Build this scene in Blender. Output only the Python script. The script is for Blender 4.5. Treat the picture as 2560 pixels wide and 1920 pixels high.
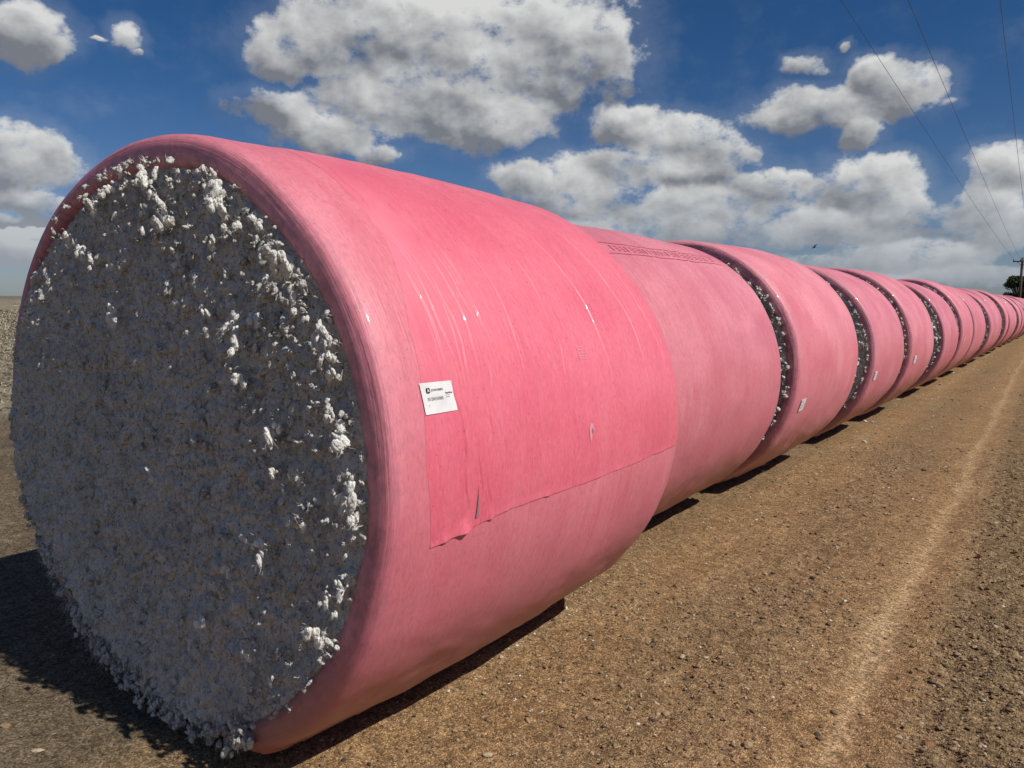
import bpy, math, random
import numpy as np
from mathutils import Vector, Matrix

# ------------------------------------------------------------------ clear
for o in list(bpy.data.objects):
    bpy.data.objects.remove(o)
sc = bpy.context.scene
COL = sc.collection
rad = math.radians

# ------------------------------------------------------------------ camera
YAW, PIT, ROL, CAMH = .609, .105, .011, 1.722
Fv = Vector((-math.sin(YAW)*math.cos(PIT), math.cos(YAW)*math.cos(PIT), -math.sin(PIT)))
R0 = Vector((math.cos(YAW), math.sin(YAW), 0)); U0 = R0.cross(Fv)
Rv = R0*math.cos(ROL) + U0*math.sin(ROL)
Uv = -R0*math.sin(ROL) + U0*math.cos(ROL)
cd = bpy.data.cameras.new('camera'); cam = bpy.data.objects.new('camera', cd); COL.objects.link(cam)
m3 = Matrix((Rv, Uv, -Fv)).transposed()
cam.matrix_world = Matrix.Translation((0, 0, CAMH)) @ m3.to_4x4()
cd.sensor_width = 36; cd.lens = 36*1965/2560; cd.clip_end = 20000; cd.clip_start = .05
sc.camera = cam
sc.render.resolution_x = 1024; sc.render.resolution_y = 768

# ------------------------------------------------------------------ sun
SUN_EL, SUN_TURN = rad(47), rad(2.2)      # sun stands to the right (+X), turned slightly towards +Y
sd = Vector((math.cos(SUN_EL)*math.cos(SUN_TURN), math.cos(SUN_EL)*math.sin(SUN_TURN), math.sin(SUN_EL)))
ld = bpy.data.lights.new('sun', 'SUN'); lo = bpy.data.objects.new('sun', ld); COL.objects.link(lo)
lo.rotation_euler = (-sd).to_track_quat('-Z', 'Y').to_euler()
ld.energy = 4.4; ld.angle = rad(.5); ld.color = (1, .96, .89)

sc.view_settings.view_transform = 'Standard'; sc.view_settings.look = 'None'
sc.view_settings.exposure = 0; sc.view_settings.gamma = 1
sc.render.engine = 'CYCLES'

# ------------------------------------------------------------------ node helper
class NT:
    def __init__(s, nt): s.nt = nt; s.n = nt.nodes; s.l = nt.links
    def node(s, t, **kw):
        nd = s.n.new(t)
        for k, v in kw.items(): setattr(nd, k, v)
        return nd
    def put(s, sock, v):
        if isinstance(v, bpy.types.NodeSocket): s.l.new(v, sock)
        elif v is not None:
            if hasattr(sock, 'default_value'):
                try: sock.default_value = v
                except Exception: sock.default_value = tuple(v)[:len(sock.default_value)]
    def math(s, op, a, b=None, c=None, clamp=False):
        nd = s.node('ShaderNodeMath', operation=op, use_clamp=clamp)
        for i, v in enumerate((a, b, c)):
            if v is not None: s.put(nd.inputs[i], v)
        return nd.outputs[0]
    def vm(s, op, a, b=None, sc_=None):
        nd = s.node('ShaderNodeVectorMath', operation=op)
        s.put(nd.inputs[0], a)
        if b is not None: s.put(nd.inputs[1], b)
        if sc_ is not None: s.put(nd.inputs[3], sc_)
        return nd.outputs['Value'] if op in ('DOT_PRODUCT', 'LENGTH') else nd.outputs[0]
    def mix(s, f, a, b, bt='MIX'):
        nd = s.node('ShaderNodeMix', data_type='RGBA', blend_type=bt)
        s.put(nd.inputs[0], f)
        s.put(nd.inputs[6], a if isinstance(a, bpy.types.NodeSocket) else (*a, 1))
        s.put(nd.inputs[7], b if isinstance(b, bpy.types.NodeSocket) else (*b, 1))
        return nd.outputs[2]
    def noise(s, vec, scale, detail=4, rough=.5, dist=0, out='Fac', lac=2):
        nd = s.node('ShaderNodeTexNoise'); s.put(nd.inputs['Vector'], vec)
        nd.inputs['Scale'].default_value = scale; nd.inputs['Detail'].default_value = detail
        nd.inputs['Roughness'].default_value = rough; nd.inputs['Distortion'].default_value = dist
        nd.inputs['Lacunarity'].default_value = lac
        return nd.outputs[out]
    def voro(s, vec, scale, feature='F1', out='Distance', rnd=1):
        nd = s.node('ShaderNodeTexVoronoi', feature=feature); s.put(nd.inputs['Vector'], vec)
        nd.inputs['Scale'].default_value = scale; nd.inputs['Randomness'].default_value = rnd
        return nd.outputs[out]
    def ss(s, v, a, b, to0=0, to1=1, smooth=True):
        nd = s.node('ShaderNodeMapRange', interpolation_type='SMOOTHSTEP' if smooth else 'LINEAR')
        s.put(nd.inputs[0], v); nd.inputs[1].default_value = a; nd.inputs[2].default_value = b
        nd.inputs[3].default_value = to0; nd.inputs[4].default_value = to1
        return nd.outputs[0]
    def mapping(s, vec, scale=(1, 1, 1), loc=(0, 0, 0), rot=(0, 0, 0)):
        nd = s.node('ShaderNodeMapping'); s.put(nd.inputs[0], vec)
        nd.inputs['Location'].default_value = loc; nd.inputs['Scale'].default_value = scale; nd.inputs['Rotation'].default_value = rot
        return nd.outputs[0]
    def sep(s, v):
        nd = s.node('ShaderNodeSeparateXYZ'); s.put(nd.inputs[0], v); return nd.outputs
    def comb(s, x, y, z):
        nd = s.node('ShaderNodeCombineXYZ')
        for i, v in enumerate((x, y, z)): s.put(nd.inputs[i], v)
        return nd.outputs[0]
    def bump(s, h, dist, strength=1, normal=None):
        nd = s.node('ShaderNodeBump'); s.put(nd.inputs['Height'], h)
        nd.inputs['Distance'].default_value = dist; nd.inputs['Strength'].default_value = strength
        if normal is not None: s.put(nd.inputs['Normal'], normal)
        return nd.outputs[0]

# ------------------------------------------------------------------ world: Nishita sky and cumulus clouds, all by world direction
BLOBS = [(-0.712, 0.639, 0.292, 0.073, 0.041), (-0.653, 0.691, 0.311, 0.085, 0.045), (-0.596, 0.746, 0.298, 0.124, 0.06), (-0.513, 0.807, 0.292, 0.097, 0.065), (-0.457, 0.84, 0.291, 0.04, 0.046), (-0.648, 0.724, 0.237, 0.127, 0.043), (-0.582, 0.783, 0.222, 0.078, 0.039), (-0.746, 0.608, 0.272, 0.038, 0.027), (-0.764, 0.607, 0.218, 0.042, 0.023), (-0.726, 0.66, 0.194, 0.068, 0.023), (-0.691, 0.702, 0.173, 0.03, 0.016), (-0.881, 0.391, 0.266, 0.039, 0.03), (-0.838, 0.471, 0.275, 0.019, 0.019), (-0.834, 0.485, 0.263, 0.011, 0.006), (-0.853, 0.446, 0.272, 0.012, 0.004), (-0.908, 0.394, 0.139, 0.051, 0.035), (-0.91, 0.383, 0.161, 0.021, 0.021), (-0.905, 0.413, 0.098, 0.042, 0.013), (-0.919, 0.387, 0.082, 0.013, 0.007), (-0.915, 0.401, 0.046, 0.048, 0.015), (-0.252, 0.931, 0.265, 0.02, 0.014), (-0.214, 0.937, 0.278, 0.007, 0.007), (-0.237, 0.947, 0.217, 0.078, 0.024), (-0.182, 0.952, 0.245, 0.034, 0.021), (-0.15, 0.962, 0.228, 0.04, 0.029), (-0.199, 0.961, 0.19, 0.029, 0.018), (-0.111, 0.971, 0.213, 0.015, 0.008), (-0.441, 0.873, 0.209, 0.041, 0.021), (-0.383, 0.903, 0.194, 0.074, 0.026), (-0.344, 0.921, 0.182, 0.044, 0.025), (-0.409, 0.898, 0.161, 0.102, 0.026), (-0.557, 0.817, 0.151, 0.04, 0.021), (-0.516, 0.842, 0.156, 0.025, 0.022), (-0.5, 0.856, 0.132, 0.085, 0.028), (-0.385, 0.916, 0.114, 0.122, 0.027), (-0.3, 0.944, 0.139, 0.056, 0.018), (-0.426, 0.9, 0.087, 0.142, 0.022), (-0.274, 0.958, 0.085, 0.1, 0.024), (-0.193, 0.972, 0.135, 0.052, 0.028), (-0.16, 0.981, 0.106, 0.05, 0.023), (-0.069, 0.988, 0.14, 0.029, 0.024), (-0.089, 0.991, 0.105, 0.05, 0.027), (-0.049, 0.996, 0.079, 0.04, 0.024), (-0.244, 0.969, 0.05, 0.045, 0.008), (-0.153, 0.987, 0.052, 0.098, 0.017), (-0.214, 0.976, 0.031, 0.122, 0.01), (-0.076, 0.997, 0.031, 0.054, 0.012)]
SKY_STRENGTH = .06

def cloud_group():
    g = bpy.data.node_groups.new('cloud_density', 'ShaderNodeTree')
    g.interface.new_socket('Dir', in_out='INPUT', socket_type='NodeSocketVector')
    g.interface.new_socket('Density', in_out='OUTPUT', socket_type='NodeSocketFloat')
    g.interface.new_socket('Above', in_out='OUTPUT', socket_type='NodeSocketFloat')
    t = NT(g); gi = t.node('NodeGroupInput'); go = t.node('NodeGroupOutput')
    p = gi.outputs[0]
    dl = Vector((.012, .004, .026))          # a short step towards the sun and upwards
    w = t.noise(p, 12, 4, .6, out='Color')
    w = t.vm('SUBTRACT', w, (.5, .5, .5))
    pw = t.vm('ADD', p, t.vm('MULTIPLY', w, (.06, .06, .045)))
    acc = None; sw = sv_ = None
    for (x, y, z, a, e) in BLOBS:
        c = Vector((x, y, z)).normalized(); h = Vector((0, 0, 1)).cross(c).normalized(); v = c.cross(h)
        a *= 1.15; e *= 1.15
        du = t.vm('DOT_PRODUCT', pw, tuple(h/a)); dv = t.vm('DOT_PRODUCT', pw, tuple(v/e))
        q = t.math('MULTIPLY_ADD', du, du, t.math('MULTIPLY', dv, dv))
        if max(a, e) < .03: q = t.math('MULTIPLY_ADD', q, .8, .5)
        val = t.math('SUBTRACT', 1, q)
        wt = t.math('POWER', 40., t.math('MAXIMUM', val, -3.))       # each lobe is lit on its upper side
        lobe = t.math('MULTIPLY_ADD', dv, -.5, t.math('MULTIPLY', du, .12))
        if acc is None: acc = val; sw = wt; sv_ = t.math('MULTIPLY', wt, lobe)
        else:
            nd = t.node('ShaderNodeMath', operation='SMOOTH_MAX'); t.put(nd.inputs[0], acc); t.put(nd.inputs[1], val); nd.inputs[2].default_value = .3
            acc = nd.outputs[0]; sw = t.math('ADD', sw, wt); sv_ = t.math('MULTIPLY_ADD', wt, lobe, sv_)
    lobe = t.math('DIVIDE', sv_, t.math('ADD', sw, 1e-4))
    acc = t.math('MAXIMUM', acc, -1.2)
    # long low banks above the horizon, broken, seen edge on
    pz_ = t.sep(p)[2]
    bank = t.math('MULTIPLY', t.ss(pz_, .005, .03), t.ss(pz_, .14, .07))
    bn = t.noise(t.mapping(p, (1, 1, 5.5)), 5.5, 4, .55)
    bn = t.math('MULTIPLY_ADD', bn, 6.0, -3.05)
    acc = t.math('MAXIMUM', acc, t.math('MINIMUM', t.math('SUBTRACT', t.math('MULTIPLY', t.math('ADD', bn, 1.2), bank), 1.2), .45))
    away = t.ss(t.vm('DOT_PRODUCT', p, tuple(Fv)), .45, .65, 1, 0)
    fill_cloud = t.noise(p, 2.6, 2, .5)  # unseen clouds outside the view, added to set a neutral ambient light
    fill_cloud = t.math('MULTIPLY_ADD', fill_cloud, 7, -4.5)
    fill_cloud = t.math('MULTIPLY', t.math('ADD', fill_cloud, 1.5), away)
    fill_cloud = t.math('SUBTRACT', fill_cloud, 1.5)
    acc = t.math('MAXIMUM', acc, fill_cloud)
    ps = t.mapping(p, (1, 1, 1.45))
    fb = t.noise(ps, 14, 10, .66)
    g0 = t.noise(ps, 10, 5, .5); g1 = t.noise(t.vm('ADD', ps, tuple(dl*.6)), 10, 5, .5)
    vv = t.vm('ADD', p, t.vm('MULTIPLY', w, (.05, .05, .05)))
    vb = t.voro(vv, 34, 'F1')
    nz = t.math('MULTIPLY', t.math('SUBTRACT', fb, .5), 2.9)
    d = t.math('ADD', t.math('MULTIPLY_ADD', t.math('MINIMUM', acc, .6), 1.0, .12), nz)
    d = t.math('MULTIPLY_ADD', t.math('SUBTRACT', .42, vb), .40, d)
    ab = t.math('MULTIPLY_ADD', t.math('SUBTRACT', g1, g0), 2.5, t.math('MULTIPLY_ADD', lobe, 1.25, .30))
    ab = t.math('MULTIPLY_ADD', t.math('SUBTRACT', t.noise(ps, 6, 2, .5), .5), .9, ab)
    ab = t.math('MULTIPLY_ADD', t.math('MINIMUM', t.math('MAXIMUM', d, 0), 1.0), .35, ab)
    ab = t.math('MULTIPLY_ADD', t.math('SUBTRACT', fb, .5), -.3, ab)
    t.put(go.inputs[0], d); t.put(go.inputs[1], ab)
    return g

def make_world():
    w = bpy.data.worlds.new('World'); sc.world = w; w.use_nodes = True
    w.node_tree.nodes.clear(); t = NT(w.node_tree)
    out = t.node('ShaderNodeOutputWorld'); bg = t.node('ShaderNodeBackground')
    t.l.new(bg.outputs[0], out.inputs[0]); bg.inputs[1].default_value = SKY_STRENGTH
    sky = t.node('ShaderNodeTexSky', sky_type='NISHITA'); sky.sun_disc = False
    sky.sun_elevation = SUN_EL; sky.sun_rotation = math.atan2(sd.x, sd.y); sky.altitude = 300
    sky.air_density = 1.0; sky.dust_density = .4; sky.ozone_density = 2.5
    tc = t.node('ShaderNodeTexCoord'); p = tc.outputs['Generated']
    pz = t.sep(p)[2]
    nd = t.node('ShaderNodeGroup'); nd.node_tree = cloud_group(); t.put(nd.inputs[0], p)
    d0, ab = nd.outputs
    alpha = t.math('MAXIMUM', t.ss(d0, -.05, .62), t.math('MULTIPLY', t.ss(d0, -1.3, .3), .10))
    shade = t.ss(ab, .08, .95, smooth=False)
    k = 1/SKY_STRENGTH
    lit = (.70*k, .705*k, .69*k); dark = (.19*k, .20*k, .225*k)
    ccol = t.mix(shade, lit, dark)
    # clear sky: Nishita, tinted a little deeper as the photograph's camera shows it
    skyc = t.mix(1, sky.outputs[0], t.mix(t.ss(pz, .0, .32), (.62, .72, .98), (.26, .56, .88)), 'MULTIPLY')
    hz = t.ss(pz, .02, .16)
    ccol = t.mix(t.math('MULTIPLY', t.math('SUBTRACT', 1, hz), .72), ccol, (.34*k, .38*k, .43*k))
    up = t.ss(pz, -.005, .01)
    col = t.mix(t.math('MULTIPLY', t.math('MULTIPLY', alpha, up), .96), skyc, ccol)
    t.put(bg.inputs[0], col)
make_world()

# ------------------------------------------------------------------ numpy noise
def _h(ix, iy, iz, seed):
    with np.errstate(over='ignore'):
        n = (ix.astype(np.uint32)*np.uint32(374761393) + iy.astype(np.uint32)*np.uint32(668265263)
             + iz.astype(np.uint32)*np.uint32(2147483647) + np.uint32(seed*974634777 & 0xffffffff))
        n = (n ^ (n >> np.uint32(13)))*np.uint32(1274126177)
        n = (n ^ (n >> np.uint32(15)))*np.uint32(2246822519)
        return ((n ^ (n >> np.uint32(16))) & np.uint32(0xffffff)).astype(np.float64)/float(0xffffff)
def vn(P, scale, seed=0):
    q = P*scale + 5000.5; i = np.floor(q).astype(np.int64); f = q-i; f = f*f*(3-2*f)
    r = 0
    for dx in (0, 1):
        for dy in (0, 1):
            for dz in (0, 1):
                wt = (f[:, 0] if dx else 1-f[:, 0])*(f[:, 1] if dy else 1-f[:, 1])*(f[:, 2] if dz else 1-f[:, 2])
                r = r + wt*_h(i[:, 0]+dx, i[:, 1]+dy, i[:, 2]+dz, seed)
    return r*2-1
def fbm(P, scale, oc=4, rough=.5, seed=0):
    r = 0; a = 1; tot = 0
    for k in range(oc):
        r = r + a*vn(P, scale*2**k, seed+k*17); tot += a; a *= rough
    return r/tot
def worley2(x, y, scale, seed=0):
    X = x*scale+5000.5; Y = y*scale+5000.5; ix = np.floor(X).astype(np.int64); iy = np.floor(Y).astype(np.int64)
    best = np.full(X.shape, 9.); cid = np.zeros(X.shape); z = np.zeros_like(ix)
    for dx in (-1, 0, 1):
        for dy in (-1, 0, 1):
            jx = ix+dx; jy = iy+dy
            px = jx+_h(jx, jy, z, seed); py = jy+_h(jx, jy, z+1, seed)
            d = (px-X)**2+(py-Y)**2; m = d < best
            best = np.where(m, d, best); cid = np.where(m, _h(jx, jy, z+2, seed), cid)
    return np.sqrt(best), cid

# ------------------------------------------------------------------ mesh helpers
def np_mesh(name, V, F, smooth=True, uv=None, attr=None):
    """V (n,3); F list of (k,3|4) int arrays"""
    me = bpy.data.meshes.new(name)
    if not isinstance(F, (list, tuple)): F = [F]
    loops = np.concatenate([f.ravel() for f in F]); tot = np.concatenate([np.full(len(f), f.shape[1]) for f in F])
    start = np.concatenate([[0], np.cumsum(tot)[:-1]])
    me.vertices.add(len(V)); me.vertices.foreach_set('co', np.ascontiguousarray(V, dtype=np.float32).ravel())
    me.loops.add(len(loops)); me.loops.foreach_set('vertex_index', loops.astype(np.int32))
    me.polygons.add(len(tot)); me.polygons.foreach_set('loop_start', start.astype(np.int32)); me.polygons.foreach_set('loop_total', tot.astype(np.int32))
    me.update(calc_edges=True); me.validate(clean_customdata=False)
    me.polygons.foreach_set('use_smooth', np.full(len(me.polygons), smooth))
    if uv is not None:
        l = me.uv_layers.new(name='UVMap'); l.data.foreach_set('uv', uv[loops].astype(np.float32).ravel())
    if attr is not None:
        a = me.attributes.new('tone', 'FLOAT', 'POINT'); a.data.foreach_set('value', attr.astype(np.float32))
    return me
def obj(name, me, mat=None, parent=None, label=None, cat=None, group=None, kind=None):
    o = bpy.data.objects.new(name, me); COL.objects.link(o)
    if mat is not None:
        me.materials.clear(); me.materials.append(mat)
    if parent is not None: o.parent = parent
    if label: o['label'] = label
    if cat: o['category'] = cat
    if group: o['group'] = group
    if kind: o['kind'] = kind
    return o
def grid_faces(nu, nv, wrap=False):
    a = np.arange(nu-1 if not wrap else nu)[:, None]; b = np.arange(nv-1)[None, :]
    a2 = (a+1) % nu
    return np.stack([a*nv+b, a2*nv+b, a2*nv+b+1, a*nv+b+1], -1).reshape(-1, 4)
def icosphere(sub):
    t = (1+5**.5)/2
    v = [(-1, t, 0), (1, t, 0), (-1, -t, 0), (1, -t, 0), (0, -1, t), (0, 1, t), (0, -1, -t), (0, 1, -t), (t, 0, -1), (t, 0, 1), (-t, 0, -1), (-t, 0, 1)]
    f = [(0, 11, 5), (0, 5, 1), (0, 1, 7), (0, 7, 10), (0, 10, 11), (1, 5, 9), (5, 11, 4), (11, 10, 2), (10, 7, 6), (7, 1, 8), (3, 9, 4), (3, 4, 2), (3, 2, 6), (3, 6, 8), (3, 8, 9), (4, 9, 5), (2, 4, 11), (6, 2, 10), (8, 6, 7), (9, 8, 1)]
    v = [np.array(q)/np.linalg.norm(q) for q in v]
    for _ in range(sub):
        cache = {}; nf = []
        def mid(a, b):
            k = (min(a, b), max(a, b))
            if k not in cache:
                q = v[a]+v[b]; v.append(q/np.linalg.norm(q)); cache[k] = len(v)-1
            return cache[k]
        for a, b, c in f:
            x, y, z = mid(a, b), mid(b, c), mid(c, a)
            nf += [(a, x, z), (b, y, x), (c, z, y), (x, y, z)]
        f = nf
    return np.array(v), np.array(f)
ICO = [icosphere(i) for i in range(4)]

def scatter(base_list, pos, rots, scales, tone=None):
    """merge transformed copies of small meshes; returns V, F, tone"""
    Vs, Fs, Ts = [], [], []; off = 0
    nb = len(base_list); idx = np.arange(len(pos)) % nb
    for b in range(nb):
        bv, bf = base_list[b]; s = idx == b; n = s.sum()
        if n == 0: continue
        v = bv[None]*scales[s][:, None, :]
        v = np.einsum('nij,nkj->nki', rots[s], v)+pos[s][:, None, :]
        Vs.append(v.reshape(-1, 3)); Fs.append((bf[None]+(np.arange(n)*len(bv))[:, None, None]+off).reshape(-1, bf.shape[1]))
        if tone is not None: Ts.append(np.repeat(tone[s], len(bv)))
        off += n*len(bv)
    return np.concatenate(Vs), np.concatenate(Fs), (np.concatenate(Ts) if tone is not None else None)
def rand_rot(n, rng, flat=False):
    a = rng.uniform(0, 2*np.pi, n)
    Rz = np.zeros((n, 3, 3)); Rz[:, 0, 0] = np.cos(a); Rz[:, 0, 1] = -np.sin(a); Rz[:, 1, 0] = np.sin(a); Rz[:, 1, 1] = np.cos(a); Rz[:, 2, 2] = 1
    if flat: return Rz
    b = rng.uniform(0, 2*np.pi, n); Rx = np.zeros((n, 3, 3)); Rx[:, 0, 0] = 1; Rx[:, 1, 1] = np.cos(b); Rx[:, 1, 2] = -np.sin(b); Rx[:, 2, 1] = np.sin(b); Rx[:, 2, 2] = np.cos(b)
    return np.einsum('nij,njk->nik', Rz, Rx)

# ------------------------------------------------------------------ materials
def new_mat(name, rough=.8, spec=.5):
    m = bpy.data.materials.new(name); m.use_nodes = True; t = NT(m.node_tree)
    b = [n for n in t.n if n.type == 'BSDF_PRINCIPLED'][0]
    b.inputs['Roughness'].default_value = rough; b.inputs['Specular IOR Level'].default_value = spec
    return m, t, b
def m_cotton(name, speck=.55, pits=1., gain=1.):
    m, t, b = new_mat(name, .95, .1)
    p = t.node('ShaderNodeTexCoord').outputs['Object']
    base = t.mix(t.ss(t.noise(p, 7, 4, .6), .35, .7), (.67, .65, .60), (.55, .535, .49))
    base = t.mix(t.math('MULTIPLY', t.ss(t.noise(p, 3, 3), .5, .75), .35), base, (.52, .49, .42))
    pv = t.mapping(p, (1, 1, .55))
    pit = t.math('MULTIPLY', t.ss(t.noise(pv, 70, 4, .7, .4), .51, .66), .55*pits)  # shade of small crevices, painted into the colour
    base = t.mix(pit, base, (.13, .12, .105))
    sp = t.ss(t.noise(p, 120, 3, .6), speck+.07, speck+.11)
    sp2 = t.ss(t.voro(pv, 62), .17, .08)
    sp = t.math('MULTIPLY', t.math('MAXIMUM', sp, t.math('MULTIPLY', sp2, t.ss(t.noise(p, 24, 2), .45, .55))), .85)
    base = t.mix(sp, base, (.05, .038, .026))
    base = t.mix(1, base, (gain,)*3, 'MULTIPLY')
    t.put(b.inputs['Base Color'], base)
    h = t.math('ADD', t.noise(pv, 60, 5, .68, .5), t.math('MULTIPLY', t.noise(pv, 170, 3, .6), .4))
    t.put(b.inputs['Normal'], t.bump(h, .016 if pits == 1 else .008, .9))
    return m
M_COT = m_cotton('seed_cotton'); M_TUFT = m_cotton('loose_cotton_lit', .62, .25, 1.32)  # tufts: the same cotton, colour brightened to look sunlit

def m_wrap(name, base, film, flap=False, hero=False):
    """glossy pink film over cotton; UV = (arc metres, metres along the bale)"""
    m, t, b = new_mat(name, .33, .5)
    b.inputs['Coat Weight'].default_value = .10; b.inputs['Coat Roughness'].default_value = .07
    uv = t.node('ShaderNodeUVMap').outputs[0]; oc = t.node('ShaderNodeTexCoord').outputs['Object']
    oi = t.node('ShaderNodeObjectInfo').outputs['Random']
    s = t.sep(uv); u, v = s[0], s[1]
    off = t.math('MULTIPLY', oi, 37.0)
    q = t.comb(t.math('ADD', u, off), v, off)
    streak = t.noise(t.mapping(q, (1.0, 16, 1)), 1.6, 5, .6)
    streak2 = t.noise(t.mapping(q, (1.2, 42, 1)), 2.2, 4, .6)
    mott = t.noise(t.mapping(q, (1, 2.2, 1)), 34, 3, .6)
    blot = t.noise(q, 2.0, 4, .6)
    col = t.mix(t.ss(blot, .3, .72), base, film)
    col = t.mix(t.math('MULTIPLY', t.ss(streak, .42, .75), .14 if flap else .26), col, (.80, .30, .38))
    col = t.mix(t.math('MULTIPLY', t.ss(streak2, .5, .8), .12 if flap else .22), col, tuple(c*.72 for c in base))
    sm = .20 if flap else .27
    col = t.mix(t.math('MULTIPLY', t.ss(mott, .46, .68), sm), col, (.36, .10, .15))
    fib = t.noise(t.mapping(q, (1, 4.5, 1)), 42, 3, .65)
    col = t.mix(t.math('MULTIPLY', t.ss(fib, .45, .68), .20), col, (.42, .09, .14))
    col = t.mix(t.math('MULTIPLY', t.ss(fib, .5, .3), .10), col, (.9, .5, .52))
    speck = t.ss(t.noise(q, 90, 2, .5), .66, .72)
    col = t.mix(t.math('MULTIPLY', speck, .35), col, (.14, .05, .06))
    # damp, darker areas with a ragged edge, and each bale a little faded or dusty in its own way
    pn = t.math('ADD', t.noise(t.mapping(q, (.55, .55, 1)), 1.0, 1, .4), t.math('MULTIPLY', t.math('SUBTRACT', t.noise(t.mapping(q, (.7, 7, 1)), 2.2, 4, .6), .5), .16))
    col = t.mix(t.math('MULTIPLY', t.ss(pn, .515, .535), .20), col, (.50, .075, .115))
    if not hero:
        tint = t.mix(oi, (.88, .93, .95), (1.06, 1.16, 1.12))
        col = t.mix(1, col, tint, 'MULTIPLY')
    # stretched lip: few film layers, the grey cotton shows through
    if not flap:
        tone = t.node('ShaderNodeAttribute'); tone.attribute_name = 'tone'
        lipn = t.noise(t.mapping(q, (1.3, 40, 1)), 2.4, 5, .65)
        lipm = t.noise(q, 26, 4, .6)
        thin = t.math('MULTIPLY', tone.outputs['Fac'], t.math('ADD', .42, t.math('ADD', t.math('MULTIPLY', lipn, .55), t.math('MULTIPLY', t.ss(lipm, .45, .62), .5))), clamp=True)
        col = t.mix(t.math('MULTIPLY', thin, .68), col, t.mix(t.ss(lipm, .35, .65), (.50, .29, .36), (.27, .17, .21)))
    if flap:
        fa = t.node('ShaderNodeAttribute'); fa.attribute_name = 'tone'
        col = t.mix(t.math('SUBTRACT', 1, fa.outputs['Fac'], clamp=True), col, t.mix(t.ss(blot, .3, .72), (.71, .15, .205), (.77, .205, .265)))
    # road dust low on the sides
    oz = t.sep(oc)[2]
    dn = t.noise(t.mapping(q, (.8, 1, 1)), 1.7, 5, .65)
    dust = t.math('MULTIPLY', t.ss(t.math('ADD', oz, t.math('MULTIPLY', dn, -.9)), .28, -.25), .75)
    col = t.mix(dust, col, t.mix(streak, (.30, .16, .09), (.42, .20, .15)))
    low_dark = t.math('MULTIPLY', t.ss(t.math('ADD', oz, t.math('MULTIPLY', blot, -.5)), .9, -.1), .22)  # film colour goes darker towards the bottom
    col = t.mix(low_dark, col, (.36, .085, .10))
    t.put(b.inputs['Base Color'], col)
    wr = t.noise(t.mapping(q, (1.1, 26, 1)), 2.6, 6, .62, .3)
    wr2 = t.noise(t.mapping(q, (1, 3.5, 1)), 9, 4, .55)
    fine = t.noise(q, 75, 3, .6)
    h = t.math('ADD', t.math('MULTIPLY', wr, 1.0), t.math('ADD', t.math('MULTIPLY', wr2, .55), t.math('MULTIPLY', fine, .12)))
    t.put(b.inputs['Normal'], t.bump(h, .010 if not hero else (.0048 if flap else .0065), .55))
    t.put(b.inputs['Roughness'], t.ss(blot, .3, .7, .46, .58))
    b.inputs['Subsurface Weight'].default_value = 0
    return m
M_WRAP1 = m_wrap('pink_film_near', (.72, .175, .215), (.79, .24, .285), hero=True)
M_WRAP = m_wrap('pink_film', (.69, .17, .21), (.76, .24, .28))
M_FLAP = m_wrap('pink_film_overlap', (.735, .125, .178), (.78, .16, .212), flap=True, hero=True)

def m_plain(name, c, rough=.8, spec=.4):
    m, t, b = new_mat(name, rough, spec)
    p = t.node('ShaderNodeTexCoord').outputs['Object']
    n = t.noise(p, 9, 5, .6)
    t.put(b.inputs['Base Color'], t.mix(t.ss(n, .3, .7), tuple(x*.86 for x in c), tuple(min(1, x*1.1) for x in c)))
    return m
M_PAPER = m_plain('label_paper', (.72, .70, .68), .5)
M_INK = m_plain('label_ink', (.03, .03, .035), .5)
M_INKG = m_plain('label_faint_print', (.42, .41, .42), .6)
M_PINKINK = m_plain('film_print', (.60, .15, .20), .5)
M_TEAR = m_plain('torn_film', (.72, .27, .34), .35)
M_GREY = m_plain('torn_gap', (.30, .17, .19), .8)
M_STICK = m_plain('dry_stalk', (.09, .06, .04), .8)

# ------------------------------------------------------------------ bale shape
RX, RZ, ZC = 1.15, 1.13, 1.125
HRX, HRZ, HZC, HL = (1.292, 1.359), (1.195, 1.158), 1.139, 1.95     # the near bale has slumped wider than high
def bale_radial(th, y, L, seed, hero=False):
    """surface point offsets for an arc angle th and distance y along the bale (arrays)"""
    P = np.stack([np.cos(th)*1.1+seed*3.1, y, np.sin(th)*1.1], -1)
    d = fbm(P, 1.3, 3, .5, seed)*.022
    low = np.clip(-np.sin(th)-.25, 0, 1)
    Pd = np.stack([th*1.1*3+y*1.4, (y-th*.8)*1.2, th*0+seed], -1)
    d = d+low*fbm(Pd, 1.4, 3, .55, seed+5)*.035
    ring = np.stack([th*1.1*1.2, y*16, th*0+seed*2], -1)
    d = d+fbm(ring, 1.0, 2, .5, seed+9)*(.0026 if hero else .006)
    return d
CR = []
_r = random.Random(11)
for k in range(15):
    CR.append((_r.uniform(.2, 1.85), _r.uniform(-20, 60), _r.uniform(20, 75), _r.uniform(.5, 1.), _r.uniform(-.10, .02), _r.random()*9))
CR += [(.315, -8, 55, 1.2, -.05, 1.), (.40, -10, 36, .9, -.03, 2.), (.46, 0, 75, 1.0, -.06, 3.), (1.27, 2, 52, 1.1, -.07, 4.), (1.60, 2, 56, 1.1, -.08, 5.), (1.78, -4, 60, .9, -.03, 6.), (.95, -6, 25, .8, -.02, 7.), (.335, -9, 16, .9, 0, 8.), (.44, -7, 14, .8, .0, 8.5), (.33, 30, 82, 1., .12, 2.2)]
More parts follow.
